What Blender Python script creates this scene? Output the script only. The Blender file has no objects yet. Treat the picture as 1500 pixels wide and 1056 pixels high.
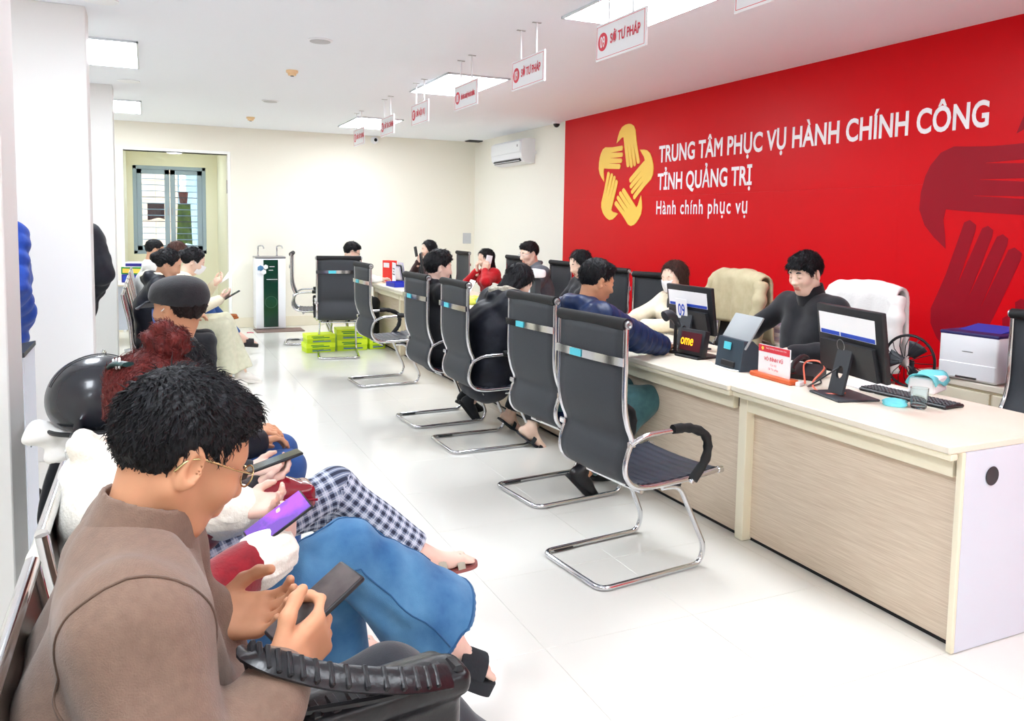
import bpy, bmesh, math, random
import numpy as np
from mathutils import Vector, Matrix

R_ = math.radians
scene = bpy.context.scene
C = scene.collection

# ---------------------------------------------------------------- camera
cam_d = bpy.data.cameras.new('camera')
cam = bpy.data.objects.new('camera', cam_d)
C.objects.link(cam)
scene.camera = cam
cam_d.sensor_fit = 'HORIZONTAL'
cam_d.sensor_width = 36.0
cam_d.lens = 1169.78 / 1500 * 36
cam_d.shift_y = -(528 - 422.36) / 1500
cam_d.clip_start = 0.05
yaw, pit, rol = R_(24.5207), R_(4.5523), R_(0.92466)
fw = Vector((math.sin(yaw) * math.cos(pit), math.cos(yaw) * math.cos(pit), -math.sin(pit)))
rt = Vector((math.cos(yaw), -math.sin(yaw), 0))
up = rt.cross(fw)
rt2 = rt * math.cos(rol) + up * math.sin(rol)
up2 = up * math.cos(rol) - rt * math.sin(rol)
m3 = Matrix((rt2, up2, -fw)).transposed()
cam.matrix_world = Matrix.Translation((0, 0, 1.55)) @ m3.to_4x4()

# ---------------------------------------------------------------- world and exposure
world = bpy.data.worlds.new('world')
scene.world = world
world.use_nodes = True
bg = world.node_tree.nodes['Background']
bg.inputs[0].default_value = (0.86, 0.92, 1.0, 1)
bg.inputs[1].default_value = 3.0
vs = scene.view_settings
vs.view_transform = 'Standard'
vs.look = 'None'
vs.gamma = 1.0
vs.use_curve_mapping = False
vs.exposure = 1.08
scene.cycles.max_bounces = 14
scene.cycles.diffuse_bounces = 7
scene.cycles.glossy_bounces = 5
scene.cycles.transmission_bounces = 8
scene.cycles.transparent_max_bounces = 8
scene.cycles.sample_clamp_indirect = 6.0
scene.cycles.caustics_reflective = False
scene.cycles.caustics_refractive = False
PANEL_STRENGTH = 13.0

# ---------------------------------------------------------------- materials
def lin(c):
    return tuple(((v / 255) / 12.92 if v / 255 <= 0.04045 else (((v / 255) + 0.055) / 1.055) ** 2.4) for v in c) + (1.0,)

MATS = {}
def mat(name, rgb, rough=0.5, metal=0.0, spec=0.5, bump=None, var=None, emit=None, sheen=0.0, sss=0.0, coat=0.0, alpha=1.0, trans=0.0, ior=1.45, aniso=None):
    if name in MATS:
        return MATS[name]
    m = bpy.data.materials.new(name)
    m.use_nodes = True
    nt = m.node_tree
    b = nt.nodes['Principled BSDF']
    col = lin(rgb)
    b.inputs['Base Color'].default_value = col
    b.inputs['Roughness'].default_value = rough
    b.inputs['Metallic'].default_value = metal
    b.inputs['Specular IOR Level'].default_value = spec
    b.inputs['IOR'].default_value = ior
    if sheen:
        b.inputs['Sheen Weight'].default_value = sheen
    if coat:
        b.inputs['Coat Weight'].default_value = coat
        b.inputs['Coat Roughness'].default_value = 0.08
    if sss:
        b.inputs['Subsurface Weight'].default_value = sss
        b.inputs['Subsurface Radius'].default_value = (0.012, 0.005, 0.003)
        b.inputs['Subsurface Scale'].default_value = 1.0
    if trans:
        b.inputs['Transmission Weight'].default_value = trans
    if alpha < 1:
        b.inputs['Alpha'].default_value = alpha
    if emit:
        b.inputs['Emission Color'].default_value = lin(rgb)
        b.inputs['Emission Strength'].default_value = emit
    if bump or var:
        tc = nt.nodes.new('ShaderNodeTexCoord')
        mp = nt.nodes.new('ShaderNodeMapping')
        nt.links.new(tc.outputs['Object'], mp.inputs['Vector'])
        if aniso:
            mp.inputs['Scale'].default_value = aniso
    if bump:
        n = nt.nodes.new('ShaderNodeTexNoise')
        n.inputs['Scale'].default_value = bump[0]
        n.inputs['Detail'].default_value = 4
        bp = nt.nodes.new('ShaderNodeBump')
        bp.inputs['Strength'].default_value = bump[1]
        bp.inputs['Distance'].default_value = bump[2] if len(bump) > 2 else 0.004
        nt.links.new(mp.outputs['Vector'], n.inputs['Vector'])
        nt.links.new(n.outputs['Fac'], bp.inputs['Height'])
        nt.links.new(bp.outputs['Normal'], b.inputs['Normal'])
    if var:                       # (scale, second colour, contrast)
        n = nt.nodes.new('ShaderNodeTexNoise')
        n.inputs['Scale'].default_value = var[0]
        n.inputs['Detail'].default_value = 5
        rp = nt.nodes.new('ShaderNodeValToRGB')
        w = var[2] if len(var) > 2 else 0.15
        rp.color_ramp.elements[0].position = 0.5 - w
        rp.color_ramp.elements[1].position = 0.5 + w
        rp.color_ramp.elements[0].color = col
        rp.color_ramp.elements[1].color = lin(var[1])
        nt.links.new(mp.outputs['Vector'], n.inputs['Vector'])
        nt.links.new(n.outputs['Fac'], rp.inputs['Fac'])
        nt.links.new(rp.outputs['Color'], b.inputs['Base Color'])
    MATS[name] = m
    return m

M_wall = mat('wall paint cream', (243, 240, 230), 0.6, bump=(180, 0.05, 0.001))
M_wall_r = mat('wall paint cream room', (243, 239, 226), 0.6, bump=(180, 0.05, 0.001))
M_pillar = mat('pillar paint white', (233, 233, 232), 0.55, bump=(180, 0.05, 0.001))
M_recess = mat('passage paint greenish', (238, 235, 214), 0.6, bump=(180, 0.05, 0.001))
M_ceil = mat('ceiling paint', (243, 247, 254), 0.7)
M_grout = mat('tile grout', (176, 172, 164), 0.8)
M_tile = mat('floor tile polished', (227, 225, 218), 0.10, spec=0.36, var=(0.7, (223, 221, 214), 0.2))
M_base = mat('baseboard tile', (238, 230, 208), 0.2)
M_trimw = mat('trim white', (252, 252, 250), 0.4)
M_chrome = mat('chrome', (215, 216, 220), 0.10, metal=1.0, bump=(60, 0.02, 0.001))
M_steel = mat('brushed steel', (170, 170, 172), 0.3, metal=1.0, bump=(90, 0.05, 0.001))
M_blackp = mat('black plastic', (28, 29, 33), 0.42, bump=(300, 0.05, 0.001))
M_blackg = mat('black gloss', (14, 15, 18), 0.15)
M_dark = mat('dark grey plastic', (52, 56, 62), 0.45, bump=(300, 0.05, 0.001))
M_mesh = mat('chair mesh fabric', (46, 49, 54), 0.62, bump=(420, 0.35, 0.002), var=(500, (62, 66, 72), 0.2))
M_leath = mat('seat leatherette', (44, 48, 62), 0.38, bump=(220, 0.2, 0.002))
M_rubber = mat('black rubber', (22, 22, 24), 0.7)
M_white = mat('white plastic', (240, 242, 246), 0.35)
M_whitelam = mat('white laminate', (212, 218, 230), 0.4)
M_paper = mat('paper', (246, 246, 248), 0.7)
M_paperv = mat('paper bundle', (232, 226, 240), 0.8, var=(40, (205, 198, 222), 0.2))
M_cyan = mat('cyan sticker', (90, 205, 222), 0.35)
M_blue = mat('blue label', (30, 74, 190), 0.4)
M_red = mat('red print', (214, 52, 66), 0.5)
M_redsign = mat('red sign print', (222, 66, 84), 0.5)
M_gold = mat('emblem yellow', (248, 206, 84), 0.45)
M_text = mat('text white', (246, 246, 250), 0.45)
M_banner = mat('banner vinyl red', (208, 8, 22), 0.38, spec=0.16, bump=(500, 0.05, 0.0008))
M_banner2 = mat('banner vinyl dark print', (150, 18, 36), 0.38, spec=0.16)
M_navy = mat('navy plastic', (44, 42, 96), 0.4)
M_orange = mat('orange wood', (206, 92, 44), 0.4)
M_cordr = mat('coral cord', (240, 120, 96), 0.5)
M_glass = mat('clear glass', (235, 245, 245), 0.03, trans=1.0, ior=1.3)
def thin_glass(name, rgb, gloss=.08):
    m = bpy.data.materials.new(name)
    m.use_nodes = True
    nt = m.node_tree
    nt.nodes.remove(nt.nodes['Principled BSDF'])
    t_, g_, x_ = nt.nodes.new('ShaderNodeBsdfTransparent'), nt.nodes.new('ShaderNodeBsdfGlossy'), nt.nodes.new('ShaderNodeMixShader')
    t_.inputs[0].default_value = lin(rgb)
    g_.inputs['Roughness'].default_value = .03
    x_.inputs[0].default_value = gloss
    nt.links.new(t_.outputs[0], x_.inputs[1]); nt.links.new(g_.outputs[0], x_.inputs[2])
    nt.links.new(x_.outputs[0], nt.nodes['Material Output'].inputs[0])
    return m
M_pane = thin_glass('window glass', (240, 246, 248), .035)
M_lightbox = mat('light diffuser', (240, 247, 254), 0.5, emit=PANEL_STRENGTH)
M_frame = mat('light trim', (214, 220, 226), 0.3, metal=0.3)
M_lime = mat('lime carton', (222, 246, 40), 0.45)
M_lime2 = mat('lime carton side', (196, 226, 24), 0.45)
M_green = mat('green carton', (36, 142, 62), 0.45)
M_deskedge = mat('desk edge laminate', (238, 230, 206), 0.35)
M_desktop = mat('desk top laminate', (238, 231, 216), 0.3, var=(3, (232, 223, 204), 0.3))
M_winframe = mat('window frame blue grey', (158, 176, 192), 0.45)

def wood_mat():
    m = bpy.data.materials.new('ash wood laminate')
    m.use_nodes = True
    nt = m.node_tree
    b = nt.nodes['Principled BSDF']
    b.inputs['Roughness'].default_value = 0.42
    tc = nt.nodes.new('ShaderNodeTexCoord')
    mp = nt.nodes.new('ShaderNodeMapping')
    mp.inputs['Scale'].default_value = (2.0, 2.2, 110)
    n = nt.nodes.new('ShaderNodeTexNoise')
    n.inputs['Scale'].default_value = 3.0
    n.inputs['Detail'].default_value = 6
    n.inputs['Distortion'].default_value = 0.4
    rp = nt.nodes.new('ShaderNodeValToRGB')
    rp.color_ramp.elements[0].position = 0.34
    rp.color_ramp.elements[0].color = lin((204, 184, 162))
    rp.color_ramp.elements[1].position = 0.66
    rp.color_ramp.elements[1].color = lin((224, 208, 188))
    nt.links.new(tc.outputs['Object'], mp.inputs['Vector'])
    nt.links.new(mp.outputs['Vector'], n.inputs['Vector'])
    nt.links.new(n.outputs['Fac'], rp.inputs['Fac'])
    nt.links.new(rp.outputs['Color'], b.inputs['Base Color'])
    return m
M_wood = wood_mat()

# ---------------------------------------------------------------- mesh helpers
def tag(o, label=None, cat=None, group=None, kind=None):
    if label: o['label'] = label
    if cat: o['category'] = cat
    if group: o['group'] = group
    if kind: o['kind'] = kind
    return o

def thing(name, label, cat, loc=(0, 0, 0), rz=0.0, group=None):
    o = bpy.data.objects.new(name, None)
    o.empty_display_size = 0.1
    C.objects.link(o)
    o.location = loc
    o.rotation_euler = (0, 0, rz)
    return tag(o, label, cat, group)

def mesh_from(name, verts, faces, mats, midx=None, smooth=None):
    me = bpy.data.meshes.new(name)
    me.from_pydata([tuple(v) for v in verts], [], [tuple(f) for f in faces])
    for m in (mats if isinstance(mats, (list, tuple)) else [mats]):
        me.materials.append(m)
    if midx is not None:
        me.polygons.foreach_set('material_index', np.asarray(midx, dtype=np.int32))
    if smooth is not None:
        me.polygons.foreach_set('use_smooth', np.ones(len(me.polygons), dtype=bool))
        if smooth < 180:
            me.set_sharp_from_angle(angle=R_(smooth))
    me.update()
    return me

def link(name, me, parent=None, loc=None):
    o = bpy.data.objects.new(name, me)
    C.objects.link(o)
    if parent: o.parent = parent
    if loc is not None: o.location = loc
    return o

class MB:
    """collects shapes; build() links them as one mesh object"""
    def __init__(s):
        s.v, s.f, s.m = [], [], []
        s.cur = 0
    def add(s, vs_, fs):
        b = len(s.v)
        s.v += [tuple(v) for v in vs_]
        s.f += [tuple(i + b for i in f) for f in fs]
        s.m += [s.cur] * len(fs)
        return s
    def mat(s, i):
        s.cur = i
        return s
    def box(s, lo, hi, bev=0.0, rot=None, piv=None, seg=1):
        bm = bmesh.new()
        bmesh.ops.create_cube(bm, size=1.0)
        sz = [max(hi[i] - lo[i], 1e-5) for i in range(3)]
        ct = [(hi[i] + lo[i]) / 2 for i in range(3)]
        for v in bm.verts:
            v.co = Vector((v.co.x * sz[0], v.co.y * sz[1], v.co.z * sz[2]))
        if bev > 0:
            bmesh.ops.bevel(bm, geom=bm.edges[:], offset=min(bev, min(sz) * 0.49), segments=seg, affect='EDGES', profile=0.5)
        M = Matrix.Translation(ct)
        if rot is not None:
            p = Vector(piv if piv is not None else ct)
            M = Matrix.Translation(p) @ rot.to_4x4() @ Matrix.Translation(-p) @ M
        bm.verts.index_update()
        s.add([M @ v.co for v in bm.verts], [[v.index for v in f.verts] for f in bm.faces])
        bm.free()
        return s
    def tube(s, pts, r, n=8, closed=False, ry=None, cap=True, upv=None):
        pts = [Vector(p) for p in pts]
        k = len(pts)
        rad = r if isinstance(r, (list, tuple)) else [r] * k
        tang = []
        for i in range(k):
            a = pts[(i - 1) % k] if (closed or i > 0) else pts[i]
            b = pts[(i + 1) % k] if (closed or i < k - 1) else pts[i]
            t = (b - a)
            tang.append(t.normalized() if t.length > 1e-9 else Vector((0, 0, 1)))
        u = Vector(upv) if upv is not None else (Vector((0, 0, 1)) if abs(tang[0].z) < 0.9 else Vector((1, 0, 0)))
        vs_, fs = [], []
        for i in range(k):
            t = tang[i]
            if upv is not None:
                u = Vector(upv)
            u = (u - t * u.dot(t))
            if u.length < 1e-6:
                u = t.orthogonal()
            u.normalize()
            w = t.cross(u)
            q = rad[i] if ry is None else ry
            for j in range(n):
                a = 2 * math.pi * j / n
                vs_.append(pts[i] + u * math.cos(a) * q + w * math.sin(a) * rad[i])
        for i in range(k if closed else k - 1):
            for j in range(n):
                a, b = i * n + j, i * n + (j + 1) % n
                c, d = ((i + 1) % k) * n + (j + 1) % n, ((i + 1) % k) * n + j
                fs.append((a, b, c, d))
        if cap and not closed:
            fs.append(tuple(range(n - 1, -1, -1)))
            fs.append(tuple((k - 1) * n + j for j in range(n)))
        return s.add(vs_, fs)
    def lathe(s, prof, n=20, c=(0, 0, 0), axis='z'):
        vs_, fs = [], []
        for (r, z) in prof:
            for j in range(n):
                a = 2 * math.pi * j / n
                x, y = r * math.cos(a), r * math.sin(a)
                p = (x, y, z) if axis == 'z' else ((z, x, y) if axis == 'x' else (y, z, x))
                vs_.append((c[0] + p[0], c[1] + p[1], c[2] + p[2]))
        for i in range(len(prof) - 1):
            for j in range(n):
                a, b = i * n + j, i * n + (j + 1) % n
                fs.append((a, b, b + n, a + n))
        fs.append(tuple(range(n - 1, -1, -1)))
        fs.append(tuple((len(prof) - 1) * n + j for j in range(n)))
        return s.add(vs_, fs)
    def prism(s, poly, fn, d0, d1):
        """poly of 2-D points, fn(u, v, d) -> 3-D"""
        n = len(poly)
        vs_ = [fn(u, v, d0) for u, v in poly] + [fn(u, v, d1) for u, v in poly]
        fs = [tuple(range(n - 1, -1, -1)), tuple(range(n, 2 * n))]
        for i in range(n):
            j = (i + 1) % n
            fs.append((i, j, n + j, n + i))
        return s.add(vs_, fs)
    def grid(s, nu, nv, fn, thick=0.0):
        vs_ = [fn(i / nu, j / nv) for i in range(nu + 1) for j in range(nv + 1)]
        fs = []
        for i in range(nu):
            for j in range(nv):
                a = i * (nv + 1) + j
                fs.append((a, a + nv + 1, a + nv + 2, a + 1))
        if thick:
            base = len(vs_)
            V = [Vector(v) for v in vs_]
            nr = [Vector((0, 0, 0)) for _ in V]
            for f in fs:
                q = (V[f[1]] - V[f[0]]).cross(V[f[3]] - V[f[0]])
                for i in f: nr[i] += q
            vs_ += [V[i] - nr[i].normalized() * thick for i in range(base)]
            fs2 = [tuple(base + i for i in reversed(f)) for f in fs]
            W = nv + 1
            edge = [i * W for i in range(nu + 1)] + [nu * W + j for j in range(1, nv + 1)] + [i * W + nv for i in range(nu - 1, -1, -1)] + [j for j in range(nv - 1, 0, -1)]
            for a, b in zip(edge, edge[1:] + edge[:1]):
                fs2.append((b, a, base + a, base + b))
            fs += fs2
        return s.add(vs_, fs)
    def build(s, name, mats, parent=None, smooth=35, loc=None):
        return link(name, mesh_from(name, s.v, s.f, mats, s.m, smooth), parent, loc)

def spl(pts, n=6, closed=False):
    """Catmull-Rom through the points"""
    P = [Vector(p) for p in pts]
    k = len(P)
    out = []
    for i in range(k if closed else k - 1):
        p0 = P[(i - 1) % k] if (closed or i > 0) else P[i] * 2 - P[i + 1]
        p1, p2 = P[i], P[(i + 1) % k]
        p3 = P[(i + 2) % k] if (closed or i + 2 < k) else P[i + 1] * 2 - P[i]
        for j in range(n):
            t = j / n
            out.append(0.5 * ((2 * p1) + (p2 - p0) * t + (2 * p0 - 5 * p1 + 4 * p2 - p3) * t * t + (3 * p1 - p0 - 3 * p2 + p3) * t ** 3))
    if not closed:
        out.append(P[-1])
    return out

def fillet(pts, r, n=5, closed=False):
    P = [Vector(p) for p in pts]
    k = len(P)
    out = []
    for i in range(k):
        if not closed and i in (0, k - 1):
            out.append(P[i]); continue
        a, b, c = P[(i - 1) % k], P[i], P[(i + 1) % k]
        d1, d2 = (a - b), (c - b)
        q = min(r, d1.length * 0.49, d2.length * 0.49)
        s0, s1 = b + d1.normalized() * q, b + d2.normalized() * q
        for j in range(n + 1):
            t = j / n
            out.append(s0 * (1 - t) ** 2 + b * 2 * t * (1 - t) + s1 * t * t)
    return out

def copy_tree(o, parent=None):
    c = o.copy()
    C.objects.link(c)
    c.parent = parent
    for ch in list(o.children):
        copy_tree(ch, c)
    return c

def text_mesh(body, size, bold=0.0, sx=1.0, depth=0.0, align='LEFT', spacing=1.0):
    cu = bpy.data.curves.new('txt', 'FONT')
    cu.body = body
    cu.size = size
    cu.bevel_depth = bold
    cu.bevel_resolution = 0
    cu.extrude = depth
    cu.align_x = align
    cu.space_character = spacing
    cu.resolution_u = 4
    ob = bpy.data.objects.new('txt', cu)
    C.objects.link(ob)
    bpy.context.view_layer.update()
    dg = bpy.context.evaluated_depsgraph_get()
    me = bpy.data.meshes.new_from_object(ob.evaluated_get(dg))
    bpy.data.objects.remove(ob)
    zs = .0008 / (depth + bold) if bold else 1.0
    for v in me.vertices:
        v.co.x *= sx
        v.co.z *= zs
    return me

def text_obj(name, body, size, material, parent, M, **kw):
    """M maps text space (x right, y up, z towards the reader) to the parent's space"""
    me = text_mesh(body, size, **kw)
    me.transform(M)
    me.materials.clear()
    me.materials.append(material)
    return link(name, me, parent)

def frame_m(o, ex, ey):
    ex, ey = Vector(ex).normalized(), Vector(ey).normalized()
    ez = ex.cross(ey)
    return Matrix.Translation(o) @ Matrix((ex, ey, ez)).transposed().to_4x4()

# ================================================================ the room
XR, XL, YB, YF, CZ = 4.83, -2.7, 12.1, -4.2, 2.865

def struct(name, mb, mats, smooth=30):
    return tag(mb.build(name, mats, smooth=smooth), kind='structure')

# floor: grout bed with polished tiles laid as pieces
floor = struct('floor', MB().box((XL - .2, YF - .2, -0.12), (XR + .2, 14.2, -0.003)), M_grout)
TX, TY = 0.663, 0.599
tile_me = MB().box((0.0006, 0.0006, -0.012), (TX - 0.0006, TY - 0.0006, 0.0), 0.0006)
tile_mesh = mesh_from('tile', tile_me.v, tile_me.f, M_tile)
ny = 0
for i in range(-6, 6):
    for j in range(-7, 18):
        x, y = 1.300 + TX * (i - 0), 1.906 + TY * j
        if y + TY > YB + 0.2 or x > XR or x + TX < XL:
            continue
        link('tile', tile_mesh, floor, (x, y, 0))
MB().box((-0.35, YB + 0.19, -0.01), (1.1, 14.1, -0.002)).build('passage_tile', M_tile, floor)

ceiling = struct('ceiling', MB().box((XL - .2, YF - .2, CZ), (XR + .2, YB + .2, CZ + 0.15)), M_ceil)
struct('wall_right', MB().box((XR, YF - .2, 0), (XR + 0.2, YB + .2, CZ)), M_wall)
struct('wall_left', MB().box((XL - 0.2, YF - .2, 0), (XL, YB + .2, CZ)), M_wall)
# front wall behind the photographer
w = MB().box((XL, YF - .2, 0), (XR, YF, CZ))
struct('wall_front', w, M_wall)
DX0, DX1, DZ = -0.29, 1.045, 2.48
w = MB()
w.box((XL, YB, 0), (DX0, YB + 0.2, CZ)).box((DX1, YB, 0), (XR, YB + 0.2, CZ)).box((DX0, YB, DZ), (DX1, YB + 0.2, CZ))
struct('wall_back', w, M_wall_r)
# passage behind the opening
WY = 14.0
w = MB()
w.box((DX0 - 0.15, YB + .2, 0), (DX0, WY + 0.2, 2.75)).box((DX1, YB + .2, 0), (DX1 + 0.15, WY + 0.2, 2.75))
w.box((DX0 - .15, YB + .2, 2.6), (DX1 + .15, WY + 0.2, 2.75))
struct('wall_passage', w, M_recess)
WX0, WX1, WZ0, WZ1 = -0.205, 0.872, 0.995, 2.392
w = MB()
w.box((DX0, WY, 0), (DX1, WY + .15, WZ0)).box((DX0, WY, WZ1), (DX1, WY + .15, 2.6))
w.box((DX0, WY, WZ0), (WX0, WY + .15, WZ1)).box((WX1, WY, WZ0), (DX1, WY + .15, WZ1))
struct('wall_window', w, M_recess)
w = MB()
w.box((DX0 - .04, YB - 0.012, 0), (DX0, YB + .21, DZ + .04), 0.004).box((DX1, YB - .012, 0), (DX1 + .04, YB + .21, DZ + .04), 0.004)
w.box((DX0, YB - .012, DZ), (DX1, YB + .21, DZ + .04), 0.004)
struct('trim_1', w, M_trimw)
MBh = MB().box((DX1 - .012, YB + 0.02, 1.93), (DX1 + .0, YB + .05, 2.12), 0.002)
MBh.build('hinge', M_steel, bpy.data.objects['trim_1'])

# pillars on the left
struct('pillar_1', MB().box((-0.85, 2.862, 0), (-0.400, 3.160, CZ), 0.004), M_pillar)
struct('pillar_2', MB().box((-1.0, 5.75, 0), (-0.331, 6.02, CZ), 0.004), M_pillar)
struct('pillar_3', MB().box((-0.85, 8.94, 0), (-0.296, 9.30, CZ), 0.004), M_pillar)

# skirting tiles
struct('baseboard_back', MB().box((DX1 + .04, YB - 0.014, 0), (XR, YB, 0.145), 0.003).box((XL, YB - .014, 0), (DX0 - .04, YB, .145), 0.003), M_base)
struct('baseboard_right', MB().box((XR - 0.014, YF, 0), (XR, YB - .014, 0.145), 0.003), M_base)
struct('baseboard_left', MB().box((XL, YF, 0), (XL + 0.014, YB - .014, 0.145), 0.003), M_base)

t = thing('passage_fill_light', 'added round fill lamp brightening the passage with the window', 'ceiling light', (.38, 13.1, 2.6))  # invented lamp, added only to brighten the dim passage
MB().lathe([(.16, 0), (.16, -.03), (.15, -.035)], 24).build('rim', M_white, t)
MB().lathe([(.148, -.02), (.14, -.05), (.08, -.065), (.01, -.068)], 24).build('diffuser', M_lightbox, t)
# window at the end of the passage
win = tag(bpy.data.objects.new('window_1', None), kind='structure')
C.objects.link(win)
win.location = ((WX0 + WX1) / 2, WY + 0.03, WZ0)
WW, WH = WX1 - WX0, WZ1 - WZ0
f = MB()
t = 0.055
f.box((-WW / 2, -.03, 0), (-WW / 2 + t, .05, WH), .004).box((WW / 2 - t, -.03, 0), (WW / 2, .05, WH), .004)
f.box((-WW / 2, -.03, 0), (WW / 2, .05, t), .004).box((-WW / 2, -.03, WH - t), (WW / 2, .05, WH), .004)
f.build('window_frame', M_winframe, win)
for sgn in (-1, 1):
    x0, x1 = (-WW / 2 + t, -0.004) if sgn < 0 else (0.004, WW / 2 - t)
    s = MB()
    q = 0.075
    s.box((x0, -.01, t), (x0 + q, .03, WH - t), .004).box((x1 - q, -.01, t), (x1, .03, WH - t), .004)
    s.box((x0, -.01, t), (x1, .03, t + q), .004).box((x0, -.01, WH - t - q), (x1, .03, WH - t), .004)
    sash = s.build('sash', M_winframe, win)
    MB().box((x0 + q - .005, .008, t + q - .005), (x1 - q + .005, .013, WH - t - q + .005)).build('pane', M_pane, sash)
    hm = MB().box((sgn * .03 - .008, -.03, .62), (sgn * .03 + .008, -.01, .74), .003)
    hm.build('latch', M_steel, sash)
for k in range(13):
    z = 0.13 + k * 0.097
    MB().tube([(-WW / 2 + .05, .075, z), (WW / 2 - .05, .075, z)], .007, 6).build('security_bar', M_winframe if k % 4 else M_dark, win)
# facing house wall outside with stained cladding tiles, a pipe and washing
M_out = mat('stained wall tile', (206, 178, 150), .8, var=(3.5, (170, 148, 128), .18), bump=(30, .3, .01))
M_out2 = mat('grey shutter outside', (150, 166, 172), .7, var=(5, (128, 146, 152), .2))
ow = tag(MB().box((-1.4, 16.2, 0), (0.52, 16.35, 3.0)).build('wall_outside', M_grout), kind='structure')
for i in range(5):
    for j in range(8):
        MB().box((-1.38 + i * .38 + (.002), 16.188, .1 + j * .36), (-1.38 + i * .38 + .377, 16.2, .1 + j * .36 + .355), .003).build('tile', M_out, ow)
sh = tag(MB().box((0.52, 16.25, 0), (2.2, 16.4, 3.0)).build('wall_shutter', M_out2), kind='structure')
for j in range(14):
    MB().box((0.86, 16.225, .3 + j * .19), (2.15, 16.25, .3 + j * .19 + .17), .006).build('slat', M_out2, sh)
tag(MB().tube([(0.60, 16.08, 0), (0.60, 16.08, 3.0)], .055, 12).build('drain_pipe', M_white), 'white drain pipe outside the passage window', 'pipe')
def cloth(name, cx, y, z1, w_, h_, material, label, seed, taper=0.0):
    rnd = random.Random(seed)
    ph = rnd.random() * 6
    mb = MB().grid(10, 10, lambda u, v: (cx + (u - .5) * w_ * (1 - taper * v) , y + .012 * v * math.sin(u * 9 + ph) + .008 * v, z1 - v * h_ - .02 * math.sin(u * 5 + ph) * v * v), .006)
    return tag(mb.build(name, material, smooth=180), label, 'cloth')
cloth('hanging_cloth', 0.125, 14.125, 1.80, .25, .25, mat('maroon cloth', (74, 34, 42), .9), 'dark maroon cloth drying behind the left window sash', 3)
cloth('hanging_cloth', 0.535, 14.14, 1.998, .15, .24, mat('red brown cloth', (118, 56, 52), .9, var=(30, (150, 84, 76), .2)), 'small red-brown cloth hung above the green cloth', 5, .4)
cloth('hanging_cloth', 0.545, 14.118, 1.80, .19, .66, mat('green cloth', (54, 88, 36), .9, var=(9, (112, 140, 34), .2)), 'long green cloth drying behind the right window sash', 8, -.25)

# ---------------------------------------------------------------- ceiling lights
def light_panel(x0, y0, ln, label):
    t = thing('ceiling_light', label, 'ceiling light', (x0 + .3, y0 + ln / 2, CZ), 0, 'recessed square-edged light panels')
    MB().box((-.287, -ln / 2 + .013, -.012), (.287, ln / 2 - .013, -.004)).build('diffuser', M_lightbox, t)
    f = MB()
    for a, b in (((-.3, -ln / 2), (.3, -ln / 2 + .016)), ((-.3, ln / 2 - .016), (.3, ln / 2)), ((-.3, -ln / 2), (-.284, ln / 2)), ((.284, -ln / 2), (.3, ln / 2))):
        f.box((a[0], a[1], -.016), (b[0], b[1], .0), .002)
    f.build('frame', M_frame, t)
YS = [(-3.15, 'farthest from the back wall'), (0.15, 'over the near seats'), (3.45, 'over the near desks'), (6.68, 'over the middle of the counter'), (9.98, 'near the back wall')]
for y0, wh in YS:
    light_panel(2.40, y0, 1.13, 'bright rectangular ceiling light panel above the service counter, ' + wh)
    light_panel(-0.64, y0, 1.13, 'bright rectangular ceiling light panel beside the white pillars, ' + wh)

# ---------------------------------------------------------------- ceiling fittings
def round_fitting(name, x, y, r, label, cat, material, prof):
    t = thing(name, label, cat, (x, y, CZ))
    MB().lathe([(r, 0), (r, -.006), (r * .86, -.010)], 24).build('ring', M_white, t)
    MB().lathe(prof, 24).build('cover', material, t)
M_grey = mat('grey grille', (196, 198, 202), .6)
M_peach = mat('peach plastic', (238, 206, 160), .5)
round_fitting('ceiling_speaker', 1.165, 5.985, .09, 'larger round flush ceiling speaker above the aisle', 'speaker', M_grey, [(.075, -.008), (.074, -.013), (.02, -.016)])
round_fitting('ceiling_speaker', 1.25, 9.22, .09, 'round flush ceiling speaker between the two smoke detectors', 'speaker', M_grey, [(.075, -.008), (.074, -.013), (.02, -.016)])
for x, y, lb in ((1.175, 7.29, 'peach dome smoke detector between the two ceiling speakers'), (1.22, 10.8, 'peach dome smoke detector closest to the back wall')):
    t = thing('smoke_detector', lb, 'smoke detector', (x, y, CZ))
    MB().lathe([(.052, 0), (.052, -.016), (.046, -.022)], 20).build('base', M_peach, t)
    MB().lathe([(.040, -.02), (.034, -.042), (.016, -.046)], 20).build('dome', M_peach, t)
    MB().lathe([(.018, -.044), (.014, -.05), (.004, -.051)], 12).build('sensor', M_dark, t)
for x, y, lb in ((-.235, 5.55, 'flat white downlight in the ceiling beside the second pillar'), (-.14, 8.62, 'flat white downlight in the ceiling beside the third pillar')):
    t = thing('downlight', lb, 'downlight', (x, y, CZ))
    MB().lathe([(.1, 0), (.1, -.006), (.085, -.009)], 24).build('ring', M_white, t)
    MB().lathe([(.08, -.002), (.08, -.007), (.01, -.007)], 24).build('lens', M_grey, t)

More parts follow.
